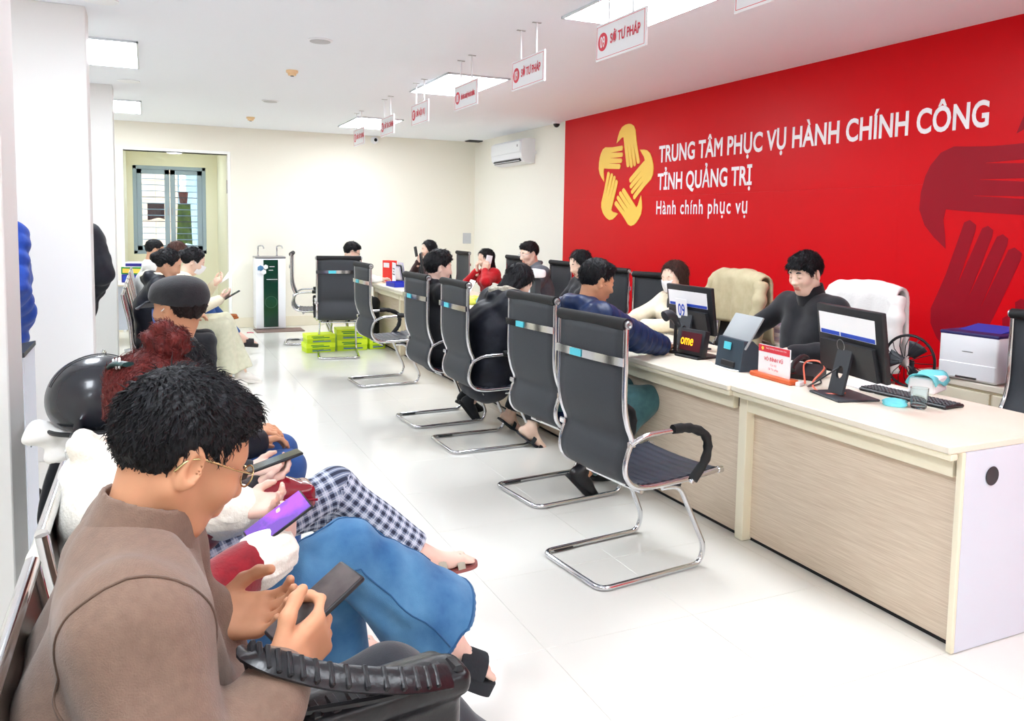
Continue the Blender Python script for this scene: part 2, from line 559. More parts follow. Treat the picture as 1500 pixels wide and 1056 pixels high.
def dome_cam(loc, r, label, wall=None):
    t = thing('security_camera', label, 'camera', loc)
    MB().lathe([(r, 0), (r * .98, -.012), (r * .9, -.03)], 20).build('mount', M_white, t)
    MB().lathe([(r * .8, -.028), (r * .72, -.05), (r * .4, -.07), (r * .05, -.076)], 20).build('dome', M_blackg, t)
dome_cam((4.745, 9.12, CZ), .055, 'small dome security camera beside the top of the red banner')
t = thing('security_camera', 'turret security camera fixed high on the back wall', 'camera', (3.17, YB, 2.80))
MB().lathe([(.055, 0), (.055, -.02), (.04, -.05)], 20, axis='y').build('mount', M_white, t)
MB().lathe([(.04, -.045), (.042, -.075), (.03, -.085)], 20, axis='y').build('housing', M_white, t)
MB().lathe([(.028, -.08), (.024, -.088), (.004, -.089)], 16, axis='y').build('lens', M_blackg, t)
t = thing('air_vent', 'dark slot air vent in the ceiling at the back wall', 'vent', (4.73, YB - .22, CZ))
MB().box((-.13, -.1, -.012), (.13, .1, 0), .003).build('frame', M_dark, t)
for k in range(5):
    MB().box((-.12, -.085 + k * .037, -.018), (.12, -.062 + k * .037, -.010)).build('slat', M_blackp, t)

# air conditioner on the right wall
t = thing('air_conditioner', 'white split air conditioner mounted high beside the red banner', 'air conditioner', (XR, 10.42, 2.56))
prof = [(0, .165), (-.16, .165), (-.205, .135), (-.215, .02), (-.20, -.09), (-.15, -.15), (-.06, -.165), (0, -.165)]
MB().prism(prof, lambda u, v, d: (u, d, v), -.52, .52).build('body', M_white, t, 20)
MB().box((-.222, -.50, -.02), (-.212, .50, .13), .004).build('front_panel', M_white, t)
MB().box((-.205, -.44, -.135), (-.150, .44, -.095), .003, Matrix.Rotation(R_(-35), 3, 'Y')).build('outlet', M_dark, t)
MB().box((-.212, -.44, -.128), (-.150, .44, -.121), .002, Matrix.Rotation(R_(-20), 3, 'Y')).build('louver', M_white, t)
MB().box((-.2225, -.42, .055), (-.2215, -.40, .085)).build('badge', M_dark, t)
MB().box((-.06, -.52, -.05), (0, -.62, .0)).build('pipe_cover', M_white, t)
# socket plate on the wall behind the far officers
t = thing('wall_socket', 'grey switch plate low on the back wall', 'switch', (4.70, YB - .0, 1.32))
MB().box((-.07, -.012, -.085), (.07, 0, .085), .004).build('plate', M_grey, t)
MB().box((-.03, -.018, -.04), (.03, -.01, .04), .003).build('rocker', M_grey, t)

# ---------------------------------------------------------------- red banner
ban = thing('banner', 'large red printed banner with yellow hands emblem and white lettering on the wall', 'banner', (XR, 9.02, 0))
BX = -.012
def bpt(u, z, d):            # u metres to the right from the banner's left edge
    return (BX - d, -u, z)
seams = [0, 1.25, 2.50, 3.75, 5.00, 6.25, 7.5, 8.75, 10.0, 11.25, 12.6]
for a, b in zip(seams, seams[1:]):
    for z0, z1 in ((0.15, 1.868), (1.868, CZ)):
        MB().box((BX, -b + .0002, z0 + .0002), (-.001, -a - .0002, z1 - .0002)).build('sheet', M_banner, ban)

def emblem_hand(rot, cu, cz, sc, d0, d1, material, parent):
    palm = [(-.16, .375), (-.135, .44), (-.105, .495), (-.055, .540), (.01, .558), (.075, .562), (.12, .555), (.175, .53), (.21, .485), (.225, .42), (.245, .34), (-.0, .34), (-.02, .43), (-.06, .425), (-.115, .395)]
    c, s_ = math.cos(rot), math.sin(rot)
    def fn(u, v, d):
        return bpt(cu + sc * (u * c + v * s_), cz + sc * (-u * s_ + v * c), d)
    m = MB().prism(palm, fn, d0, d1)
    ends = [(.075, .105), (.078, .095), (.085, .095), (.075, .125)]
    x0, x1 = -.0, .245
    b0, b1 = .055, .31
    lows = [.10, .09, .10, .125]
    for k in range(4):
        g = .010
        ta, tb = x0 + (x1 - x0) * k / 4, x0 + (x1 - x0) * (k + 1) / 4
        ba, bb = b0 + (b1 - b0) * k / 4, b0 + (b1 - b0) * (k + 1) / 4
        gl = 0 if k == 0 else g
        gr = 0 if k == 3 else g
        zb = lows[k]
        poly = [(ta, .34), (ba + gl * .7, zb + .02), (ba + gl * .7 + .012, zb), (bb - gr * .7 - .012, zb), (bb - gr * .7, zb + .02), (tb - gr * .12, .34)]
        m.prism(poly, fn, d0, d1)
    return m.build('emblem_hand', material, parent)
for k in range(5):
    emblem_hand(k * 2 * math.pi / 5, 9.02 - 7.62, 2.10, 1.02, .0005, .006, M_gold, ban)
for k in range(5):
    emblem_hand(k * 2 * math.pi / 5, 9.02 - 2.93, 1.50, 1.74, .0008, .0016, M_banner2, ban)
def btext(body, u, z, size, sx, bold, sp=1.0):
    def width(q):
        me = text_mesh(q, size, bold=bold, sx=sx, spacing=sp)
        w_ = max(v.co.x for v in me.vertices)
        bpy.data.meshes.remove(me)
        return w_
    words = body.split(' ')
    wl = width('l')
    for i, wd in enumerate(words):
        off = width(' '.join(words[:i]) + ' l') - wl if i else 0.0
        M = frame_m(bpt(u + off, z, .0016), (0, -1, 0), (0, 0, 1))
        text_obj('lettering', wd, size, M_text, ban, M, bold=bold, sx=sx, depth=.001, spacing=sp)
btext('TRUNG TÂM PHỤC VỤ HÀNH CHÍNH CÔNG', 9.02 - 6.955, 2.218, .233, .742, .006, 1.02)
btext('TỈNH QUẢNG TRỊ', 9.02 - 6.965, 1.937, .233, .711, .006, 1.02)
btext('Hành chính phục vụ', 9.02 - 6.985, 1.685, .195, .755, .003, 1.16)

# ---------------------------------------------------------------- hanging signs
sign_info = [(2.58, '10', 'SỞ TƯ PHÁP', 'white hanging counter sign half cut off by the ceiling above the near desk'),
             (3.755, '09', 'SỞ TƯ PHÁP', 'white hanging sign numbered 09 reading SỞ TƯ PHÁP right beside a ceiling light'),
             (4.905, '09', 'SỞ TƯ PHÁP', 'second white hanging sign numbered 09, hung clear of the ceiling lights'),
             (6.05, '08', 'SỞ NÔNG NGHIỆP VÀ MÔI TRƯỜNG', 'white hanging sign with the longest line of small red lettering'),
             (7.235, '07', 'SỞ NỘI VỤ', 'white hanging sign numbered 07 with short red lettering'),
             (8.35, '06', 'SỞ TÀI CHÍNH', 'white hanging sign numbered 06 with red lettering near the far light'),
             (9.60, '05', 'SỞ XÂY DỰNG', 'white hanging sign numbered 05, last before the back wall')]
for y, num, body, lb in sign_info:
    t = thing('hanging_sign', lb, 'sign', (2.33, y, 2.572), 0, 'counter signs hung from the ceiling')
    MB().box((-.006, -.25, -.1), (.006, .25, .1), .002).build('board', M_white, t)
    e = MB()
    for a, b in (((-.238, -.088), (.238, -.086)), ((-.238, .086), (.238, .088)), ((-.238, -.088), (-.236, .088)), ((.236, -.088), (.238, .088))):
        e.box((-.0075, a[0], a[1]), (-.0055, b[0], b[1]))
    e.build('border', M_redsign, t)
    MB().lathe([(.05, -.0062), (.05, -.0072), (.04, -.0075)], 24, c=(0, .175, 0), axis='x').build('disc', M_redsign, t)
    text_obj('number', num, .085, M_white, t, frame_m((-.0082, .175, -.03), (0, -1, 0), (0, 0, 1)), sx=.62, bold=.0012, align='CENTER')
    lw = len(body)
    text_obj('lettering', body, .072 if lw < 14 else .05, M_redsign, t, frame_m((-.0082, .095, -.022), (0, -1, 0), (0, 0, 1)), sx=(.74 if lw < 14 else .36), bold=(.0018 if lw < 14 else .0006))
    for yy in (-.12, .12):
        MB().box((-.004, yy - .008, .1), (.004, yy + .008, CZ - 2.572)).build('hanger', M_white, t)
        MB().box((-.03, yy - .009, CZ - 2.572 - .004), (.03, yy + .009, CZ - 2.572)).build('bracket', M_steel, t)

# ================================================================ service counter
DY = 1.183
desk_y0 = 1.887
desk_names = ['closest to the white end panel', 'where the navy puffer jacket visitor sits', 'where the long black coat is', 'where the curly haired visitor sits', 'with yellow and blue wrappers on it', 'below the far monitor', 'at the back end']
def desk(i, y0, y1, x_front=2.585):
    t = thing('service_desk', 'pale wood service desk in the long counter, ' + desk_names[i], 'desk', (x_front, y0, 0), 0, 'desks joined into the service counter')
    L = y1 - y0
    MB().box((0, .002, .757), (.80, L - .002, .785), .004).build('desk_top', M_desktop, t)
    MB().box((.012, .002, .730), (.05, L - .002, .757), .008, seg=2).build('edge_moulding', M_deskedge, t)
    MB().box((.075, .04, .655), (.11, L - .02, .730), .002).build('apron', M_deskedge, t)
    MB().box((.120, .04, .018), (.138, L - .02, .655), .001).build('front_panel', M_wood, t)
    MB().box((.126, .04, .0), (.138, L - .02, .018)).build('plinth', M_rubber, t)
    MB().box((.070, L - .045, 0.003), (.135, L + .012, .730), .003).build('post', M_deskedge, t)
    if i == 0:
        e = MB()
        # end panel with a cable hole: ring of quads around the hole
        hx, hz, hr = .235, .655, .033
        n = 24
        ring = [(hx + hr * math.cos(2 * math.pi * k / n), hz + hr * math.sin(2 * math.pi * k / n)) for k in range(n)]
        outer = []
        x0, x1, z0, z1 = .088, .78, .004, .757
        for k in range(n):
            a = 2 * math.pi * k / n
            c, s_ = math.cos(a), math.sin(a)
            tt = min([(x1 - hx) / c if c > 1e-6 else 1e9, (x0 - hx) / c if c < -1e-6 else 1e9, (z1 - hz) / s_ if s_ > 1e-6 else 1e9, (z0 - hz) / s_ if s_ < -1e-6 else 1e9])
            outer.append((hx + c * tt, hz + s_ * tt))
        corner = [(x0, z0), (x1, z0), (x1, z1), (x0, z1)]
        vs_, fs = [], []
        for d in (0.0, .022):
            vs_ += [(x, d, z) for x, z in ring] + [(x, d, z) for x, z in outer]
        N = 2 * n
        for k in range(n):
            j = (k + 1) % n
            fs.append((k, n + k, n + j, j))
            fs.append((N + k, N + j, N + n + j, N + n + k))
            fs.append((k, j, N + j, N + k))
        b0 = len(vs_)
        vs_ += [(x, d, z) for d in (0, .022) for x, z in corner]
        for ci, (cx, cz_) in enumerate(corner):      # fill the corner wedges
            best = None
            for k in range(n):
                j = (k + 1) % n
                (ax, az), (bx, bz) = outer[k], outer[j]
                if abs(ax - bx) > 1e-6 and abs(az - bz) > 1e-6:
                    if abs((ax if abs(ax - cx) < 1e-6 else bx) - cx) < 1e-6 and abs((az if abs(az - cz_) < 1e-6 else bz) - cz_) < 1e-6:
                        fs.append((n + k, b0 + ci, n + j)); fs.append((N + n + k, N + n + j, b0 + 4 + ci))
        for ci in range(4):
            cj = (ci + 1) % 4
            fs.append((b0 + ci, b0 + 4 + ci, b0 + 4 + cj, b0 + cj))
        e.add(vs_, fs)
        e.build('end_panel', M_whitelam, t, smooth=None)
        MB().box((.070, -.001, .003), (.088, .024, .757), .003).build('end_post', M_deskedge, t)
        MB().lathe([(.036, -.003), (.033, -.004), (.030, .0)], 24, c=(hx, 0, hz), axis='y').build('cable_hole_ring', M_dark, t)
        MB().box((hx - .05, .03, hz - .06), (hx + .05, .04, hz + .05)).build('cable_bundle', M_dark, t)
    else:
        MB().box((.15, .004, .004), (.78, .022, .757), .001).build('side_panel', M_whitelam, t)
    return t
for i in range(7):
    desk(i, desk_y0 + i * DY, desk_y0 + (i + 1) * DY, 2.585 if i != 1 else 2.568)

# low cabinets along the red wall
def low_cabinet(y0, y1, label):
    t = thing('low_cabinet', label, 'cabinet', (4.18, y0, 0))
    L = y1 - y0
    MB().box((0.01, .005, .05), (.60, L - .005, .68), .003).build('body', M_deskedge, t)
    MB().box((-.01, 0, .68), (.61, L, .715), .004).build('top', M_desktop, t)
    n = max(1, round(L / .5))
    for k in range(n):
        d = MB().box((-.006, k * L / n + .008, .06), (.012, (k + 1) * L / n - .008, .665), .003).build('door', M_deskedge, t)
        MB().box((-.026, (k + .85) * L / n, .36), (-.004, (k + .85) * L / n + .015, .46), .003).build('handle', M_steel, d)
low_cabinet(2.30, 3.36, 'pale low cabinet under the white printer by the red wall')
low_cabinet(4.3, 6.4, 'pale low cabinet holding paper stacks behind the masked officer')

def chair_builder(t, arms=True, mesh=M_mesh, wrap=False):
    prof = [(-.205, 1.125), (-.205, .95), (-.203, .80), (-.185, .71), (-.160, .645), (-.178, .59), (-.190, .54), (-.183, .49), (-.145, .447), (-.075, .428), (.05, .427), (.20, .433), (.345, .447)]
    P = [(p.x, p.y) for p in spl([(a, b, 0) for a, b in prof], 5)]
    W = .243
    split_i = min(range(len(P)), key=lambda i: abs(P[i][0] + .12) + abs(P[i][1] - .435))
    # mesh back: gently dished sheet
    bp, sp_ = P[:split_i + 1], P[split_i:]
    MB().grid(len(bp) - 1, 8, lambda u, v: (bp[round(u * (len(bp) - 1))][0] - .012 * (1 - (2 * v - 1) ** 2), (v - .5) * 2 * (W - .008), bp[round(u * (len(bp) - 1))][1]), .006).build('backrest', mesh, t, 180)
    ns = 60
    def seatpt(u, v):
        q = u * (len(sp_) - 1)
        i = min(int(q), len(sp_) - 2)
        f_ = q - i
        x = sp_[i][0] * (1 - f_) + sp_[i + 1][0] * f_
        z = sp_[i][1] * (1 - f_) + sp_[i + 1][1] * f_
        return (x, (v - .5) * 2 * (W - .006), z + .012 + .006 * abs(math.sin(u * math.pi * 11)) - .010 * (1 - (2 * v - 1) ** 2))
    MB().grid(ns, 6, seatpt, .018).build('seat', M_leath, t, 60)
    for s_ in (-1, 1):
        pts = [(x, s_ * W, z) for x, z in P]
        MB().tube(pts, .0125, 8).build('side_frame', M_chrome, t, 60)
        MB().lathe([(.012, 0), (.016, .004), (.016, .03), (.010, .034)], 12, c=(.345, s_ * W, .447), axis='x').build('frame_cap', M_chrome, t)
        if arms:
            a = fillet([(-.168, s_ * .25, .628), (-.10, s_ * .262, .665), (.14, s_ * .265, .672), (.255, s_ * .265, .63), (.262, s_ * .263, .52), (.175, s_ * .255, .415)], .07, 5)
            arm = MB().tube(a, .0115, 8).build('armrest', M_chrome, t, 60)
            padp = fillet([(.05, s_ * .265, .675), (.14, s_ * .265, .675), (.258, s_ * .265, .63), (.265, s_ * .263, .52), (.185, s_ * .255, .428)], .07, 5)
            MB().tube(padp, [.021 + (.0025 * math.sin(k * 2.1) if wrap else 0) for k in range(len(padp))], 10).build('arm_pad', M_rubber, arm, 60)
            MB().box((-.185, s_ * .232 - .008, .615), (-.14, s_ * .262 + .008, .642), .005).build('arm_clamp', M_chrome, arm)
        MB().tube([(-.235, s_ * .21, .012), (-.13, s_ * .21, .012)], .004, 6).build('foot_glide', M_rubber, t)
    r = MB().tube([(-.203, -W - .004, 1.142), (-.203, W + .004, 1.142)], .0265, 14).build('top_roll', M_rubber, t, 60)
    for s_ in (-1, 1):
        MB().lathe([(.019, 0), (.019, s_ * .012), (.013, s_ * .016), (.007, s_ * .012), (.006, s_ * .006)], 14, c=(-.203, s_ * (W + .003), 1.142), axis='y').build('roll_cap', M_steel, r)
    bar = MB().grid(10, 1, lambda u, v: (-.226 - .010 * (1 - (2 * u - 1) ** 2) + .006 , (u - .5) * 2 * (W + .010), .985 + (v - .5) * .036), .006).build('back_bar', M_chrome, t, 60)
    MB().grid(4, 1, lambda u, v: (-.2272 - .010 + .012 * .0, .03 + u * .085, .985 + (v - .5) * .032), .003).build('sticker', M_cyan, bar)
    loop = fillet([(.06, .195, .392), (.155, .205, .392), (.30, .222, .09), (.275, .225, .012), (-.29, .225, .012), (-.29, -.225, .012), (.275, -.225, .012), (.30, -.222, .09), (.155, -.205, .392), (.06, -.195, .392)], .055, 5)
    MB().tube(loop, .0125, 10).build('cantilever_base', M_chrome, t, 60)
    for x in (-.06, .16):
        MB().tube([(x, -.20, .394), (x, .20, .394)], .011, 8).build('cross_bar', M_blackp if x > 0 else M_chrome, t, 60)
    for s_ in (-1, 1):
        MB().box((-.08, s_ * .12 - .012, .397), (.2, s_ * .12 + .012, .418), .003).build('seat_bracket', M_blackp, t)
GRP = 'high-backed chrome cantilever office chairs'
c0 = thing('office_chair', 'empty black cantilever chair with wrapped armrest closest to the white end panel', 'chair', (1.985, 3.07, 0), R_(6), GRP)
chair_builder(c0, wrap=True)
def place_chair(x, y, rz, label):
    c = copy_tree(c0)
    c.location = (x, y, 0)
    c.rotation_euler = (0, 0, R_(rz))
    c['label'] = label
    return c
place_chair(2.17, 4.06, 6, 'black cantilever chair under the visitor in the navy puffer jacket')
place_chair(2.13, 5.18, 1, 'black cantilever chair under the visitor in the long black coat')
place_chair(2.09, 5.93, 3, 'black cantilever chair under the curly haired visitor in black')
place_chair(2.07, 7.55, 3, 'empty black cantilever chair turned to the counter, lime cartons behind it')
place_chair(2.00, 9.25, 80, 'empty black cantilever chair showing its full back, facing the back wall')
place_chair(1.86, 10.35, -12, 'empty black cantilever chair seen side-on near the water dispenser')
# officers' chairs
place_chair(3.78, 2.38, 178, 'black chrome-framed chair behind the end desk beside the printers')
place_chair(3.75, 5.55, 205, 'empty black chrome-framed chair behind the counter next to the masked officer')
place_chair(3.93, 3.66, 184, 'officer chair behind the black turtleneck man with white coat on it')
place_chair(3.87, 4.78, 176, 'officer chair behind the masked woman with khaki coat on it')
place_chair(3.80, 6.45, 180, 'officer chair of the dark haired officer hidden behind the navy jacket')
place_chair(3.90, 7.72, 180, 'officer chair under the man in the grey jacket')
place_chair(3.98, 9.1, 180, 'officer chair under the woman in the red sweater')

# coats over chair backs
def draped_coat(loc, rz, material, label, w=.50, h=.50, seed=1):
    t = thing('draped_coat', label, 'coat', loc, R_(rz))
    rnd = random.Random(seed)
    ph = [rnd.random() * 6 for _ in range(4)]
    def fold(u, v):      # v 0 front hem -> 1 back hem, over the roll at the origin
        s_ = (v - .45) * 2 * h
        sag = .012 * math.sin(u * 13 + ph[0]) + .009 * math.sin(u * 27 + ph[1] + v * 4)
        y = (u - .5) * w * (1 + .12 * abs(v - .45))
        if abs(s_) < .09:
            a = s_ / .09 * math.pi / 2
            return (-.05 * math.sin(a) * -1 - 0.0, y, -.055 + .06 * math.cos(a) + .06 + sag * .3 - .035 * (abs(2 * u - 1) ** 4))
        sg = 1 if s_ > 0 else -1
        d = abs(s_) - .09
        return (sg * (.05 + sag * (.3 + d * 2) + .02 * d), y, .005 - d * .92 - .035 * (abs(2 * u - 1) ** 4))
    MB().grid(30, 36, fold, .018).build('shell', material, t, 180)
    for s_ in (-1, 1):
        pts = spl([(-.02, s_ * w * .46, -.01), (-.06, s_ * w * .52, -.14), (-.07, s_ * w * .50, -.30), (-.06, s_ * w * .49, -.46)], 5)
        MB().tube(pts, [.05 + .008 * math.sin(k * 1.7) for k in range(len(pts))], 10).build('sleeve', material, t, 180)
    MB().tube(spl([(.05, -.12, .035), (.075, -.05, .05), (.075, .05, .05), (.05, .12, .035)], 5), .03, 10).build('collar', material, t, 180)
M_khaki = mat('khaki quilted cloth', (206, 196, 162), .75, bump=(40, .4, .006), var=(14, (190, 178, 142), .25))
M_wcoat = mat('white coat cloth', (240, 238, 236), .8, bump=(60, .3, .006))
draped_coat((4.14, 3.66, 1.155), 4, M_wcoat, 'white coat draped over the chair of the man in the black turtleneck', seed=4)
draped_coat((4.08, 4.78, 1.165), -4, M_khaki, 'khaki quilted coat draped over the chair behind the masked woman', w=.6, seed=9)

# ================================================================ things on the counter
DZT = .785
def qr_patch(mb, fn, u, v, s_, rnd):
    pass
def monitor(loc, rz, w, h, label, sticker=True, number=None, tilt=-8, logo=True, big=True):
    """back of the screen faces local -x (to the visitors)"""
    t = thing('monitor', label, 'monitor', loc, R_(rz), 'officers\' monitors with stickers on the back')
    zc = .10 + h / 2
    Mt = Matrix.Translation((0, 0, zc)) @ Matrix.Rotation(R_(tilt), 4, 'Y')
    def tr(mb):
        mb.v = [tuple(Mt @ Vector(v)) for v in mb.v]
        return mb
    tr(MB().box((-.012, -w / 2, -h / 2), (.014, w / 2, h / 2), .006, seg=2)).build('screen_housing', M_blackp, t)
    tr(MB().box((.0135, -w / 2 + .012, -h / 2 + .02), (.0150, w / 2 - .012, h / 2 - .012))).build('screen', M_blackg, t)
    bk = tr(MB().prism([(-.44 * w, -h * .48), (.44 * w, -h * .48), (.40 * w, -h * .02), (-.40 * w, -h * .02)], lambda u, v, d: (d, u, v), -.012, -.036)).build('back_bulge', M_blackp, t)
    if sticker:
        st = tr(MB().box((-.0135, -w * .40, h * .05), (-.0118, w * .46, h * .38), .0004)).build('sticker', M_paper, t)
        b = MB()
        for k in range(2):
            b.box((-.0142, -w * .39 + k * w * .53, h * .055), (-.0134, -w * .39 + k * w * .53 + (w * .51 if k == 0 else w * .3), h * .115))
        tr(b).build('blue_band', M_blue, st)
    if logo:
        tr(MB().lathe([(.030, -.0365), (.030, -.0375), (.026, -.0378)], 24, c=(0, w * .06, -h * .06), axis='x')).build('logo_ring', M_steel, t)
        tr(MB().lathe([(.026, -.0376), (.026, -.038), (.003, -.038)], 24, c=(0, w * .06, -h * .06), axis='x')).build('logo_disc', M_blackp, t)
    if number:
        cd = tr(MB().box((-.040, -.01, -h * .20), (-.0372, .105, h * .22), .0005)).build('number_card', M_paper, t)
        me = text_mesh(number, .11, bold=.002, sx=.66, align='CENTER')
        me.transform(Mt @ frame_m((-.0408, .047, -.042), (0, -1, 0), (0, 0, 1)))
        me.materials.clear(); me.materials.append(M_blue)
        link('number', me, cd)
    # stand: slanted neck with round cut-out, flat foot
    pol = [(-.055, 0), (.055, 0), (.055, .21), (-.055, .21)]
    nk = MB()
    n = 72
    hc, hr = .10, .026
    ring = [(hr * math.cos(2 * math.pi * k / n), hc + hr * 1.15 * math.sin(2 * math.pi * k / n)) for k in range(n)]
    outer = []
    for k in range(n):
        c_, s_ = math.cos(2 * math.pi * k / n), math.sin(2 * math.pi * k / n)
        tt = min([.055 / abs(c_) if abs(c_) > 1e-6 else 1e9, (.21 - hc) / s_ if s_ > 1e-6 else 1e9, hc / -s_ if s_ < -1e-6 else 1e9])
        outer.append((c_ * tt, hc + s_ * tt))
    for d0, d1 in ((-.055, -.043),):
        vs_, fs = [], []
        for d in (d0, d1):
            vs_ += [(d - .13 * (z - .0) * .0 + .0, y, z) for y, z in ring] + [(d, y, z) for y, z in outer]
        N = 2 * n
        for k in range(n):
            j = (k + 1) % n
            fs += [(k, n + k, n + j, j), (N + k, N + j, N + n + j, N + n + k), (k, j, N + j, N + k), (n + k, N + n + k, N + n + j, n + j)]
        nk.add(vs_, fs)
    Rn = Matrix.Rotation(R_(12), 4, 'Y')
    nk.v = [tuple(Rn @ Vector(v) + Vector((-.02, 0, .006))) for v in nk.v]
    nk.build('stand_neck', M_dark, t)
    MB().box((-.13, -.12, 0), (.08, .12, .010), .004).build('stand_foot', M_dark, t)
    return t
monitor((2.93, 2.66, DZT), -14, .50, .315, 'large black monitor with white code sticker beside the drinking glass')
monitor((3.14, 4.13, DZT), 0, .46, .30, 'black monitor with a 09 number card in front of the masked officer', number='09', logo=False)
monitor((3.02, 8.35, DZT), -14, .44, .30, 'black monitor with code sticker in front of the red sweater woman', logo=False)
monitor((3.10, 9.5, DZT), -20, .44, .30, 'black monitor with colourful sticker at the back end of the counter', logo=False)
# cable on the big monitor
tag(MB().tube(spl([(2.86, 2.66, DZT + .14), (2.80, 2.74, DZT + .06), (2.88, 2.86, DZT + .012), (3.02, 2.92, DZT + .006), (3.1, 3.0, DZT + .006)], 6), .004, 6).build('power_cable', M_blackp), 'thin black cable hanging from the large monitor', 'cable')

# keyboard
t = thing('keyboard', 'black computer keyboard behind the drinking glass', 'keyboard', (3.165, 2.53, DZT), R_(2))
MB().box((-.065, -.225, 0), (.065, .225, .016), .005).build('case', M_blackp, t)
k_me = mesh_from('key', *(lambda m: (m.v, m.f))(MB().box((-.0075, -.0078, 0), (.0075, .0078, .008), .002)), M_dark)
for i in range(5):
    for j in range(22):
        link('key', k_me, t, (-.048 + i * .0215, -.212 + j * .0202, .014))
# drinking glass
t = thing('drinking_glass', 'clear straight drinking glass on the end desk', 'glass', (3.03, 2.372, DZT))
MB().lathe([(.030, .001), (.0325, .006), (.037, .09), (.0352, .09), (.0305, .012), (.002, .011)], 28).build('tumbler', M_glass, t, 60)
# teal wipes
M_teal = mat('teal cloth', (120, 216, 226), .75, bump=(60, .3, .005))
def crumple(name, label, cat, loc, sx, sy, sz, material, seed, group=None):
    rnd = random.Random(seed)
    pts = []
    bm = bmesh.new()
    bmesh.ops.create_icosphere(bm, subdivisions=3, radius=1)
    a = [(rnd.uniform(-1, 1), rnd.uniform(-1, 1), rnd.uniform(-1, 1), rnd.uniform(2, 5), rnd.uniform(0, 6)) for _ in range(5)]
    for v in bm.verts:
        n = v.co.normalized()
        d = 1 + sum(.09 * math.sin((n.x * p[0] + n.y * p[1] + n.z * p[2]) * p[3] * 2 + p[4]) for p in a)
        v.co = Vector((n.x * sx * d, n.y * sy * d, max(n.z * sz * d, -sz * .55) + sz * .55))
    me = bpy.data.meshes.new(name)
    bm.to_mesh(me); bm.free()
    me.materials.append(material)
    me.polygons.foreach_set('use_smooth', np.ones(len(me.polygons), bool))
    o = link(name, me)
    o.location = loc
    return tag(o, label, cat, group)
crumple('wet_wipe', 'small teal wipe folded beside the drinking glass', 'wipe', (2.985, 2.455, DZT), .05, .045, .018, M_teal, 2)
# tissue pack behind the monitor
t = thing('tissue_pack', 'white paper bundle topped with a teal mask behind the large monitor', 'paper', (3.40, 2.62, DZT), R_(20))
MB().box((-.09, -.06, 0), (.09, .06, .075), .008).build('paper_block', M_paper, t)
MB().grid(8, 8, lambda u, v: (-.10 + .2 * u, -.07 + .14 * v, .083 + .012 * math.sin(u * 7 + v * 3) - .04 * (abs(2 * v - 1) ** 5)), .004).build('mask', M_teal, t, 180)

# name plate
t = thing('name_plate', 'white name card with red header on an orange wooden foot', 'name plate', (2.885, 3.10, DZT), R_(-3))
MB().box((-.03, -.155, 0), (.03, .155, .024), .005).build('wood_foot', M_orange, t)
Rt = Matrix.Rotation(R_(8), 3, 'Y')
MB().box((-.004, -.118, .02), (.004, .118, .170), .001).build('card', mat('acrylic card', (236, 236, 240), .2), t)
MB().box((-.0052, -.117, .134), (-.0038, .117, .169)).build('red_header', M_red, t)
text_obj('lettering', 'VÕ ĐÌNH VŨ', .026, M_redsign, t, frame_m((-.0048, 0, .092), (0, -1, 0), (0, 0, 1)), align='CENTER', sx=.95, bold=.0004)
text_obj('lettering', 'Cán bộ', .016, M_redsign, t, frame_m((-.0048, 0, .068), (0, -1, 0), (0, 0, 1)), align='CENTER')
text_obj('lettering', 'Sở Tư pháp', .016, M_redsign, t, frame_m((-.0048, 0, .046), (0, -1, 0), (0, 0, 1)), align='CENTER')
text_obj('lettering', 'TRUNG TÂM PHỤC VỤ HÀNH CHÍNH CÔNG', .0095, M_text, t, frame_m((-.0058, .06, .152), (0, -1, 0), (0, 0, 1)), align='LEFT', sx=.8)
MB().lathe([(.011, -.0056), (.010, -.0060), (.002, -.0061)], 5, c=(0, .085, .152), axis='x').build('star', M_gold, t)

# rating tablet on a dark angular stand
t = thing('rating_tablet', 'grey tablet leaning on a dark angular stand with a cyan label', 'tablet', (2.93, 3.44, DZT), R_(-8))
st = MB().prism([(-.055, 0), (.085, 0), (.06, .13), (.02, .165), (-.035, .165)], lambda u, v, d: (u, d, v), -.125, .125).build('stand', mat('slate plastic', (52, 66, 78), .45), t)
MB().box((-.052, -.02, .105), (-.046, .045, .145), .001, Matrix.Rotation(R_(7), 3, 'Y')).build('label', M_cyan, st)
MB().box((-.06, -.07, .012), (-.045, .06, .045), .004, Matrix.Rotation(R_(7), 3, 'Y')).build('socket_block', M_blackp, st)
tb = MB().box((-.006, -.135, 0), (.006, .135, .20), .005, seg=2)
Mt = Matrix.Translation((-.03, 0, .12)) @ Matrix.Rotation(R_(32), 4, 'Y')
tb.v = [tuple(Mt @ Vector(v)) for v in tb.v]
tb.build('tablet', mat('tablet grey', (150, 155, 158), .45), t)
MB().tube(spl([(-.06, -.12, .006), (-.085, -.05, .006), (-.09, .06, .006), (-.06, .16, .006)], 5), .004, 6).build('cable', M_white, t)

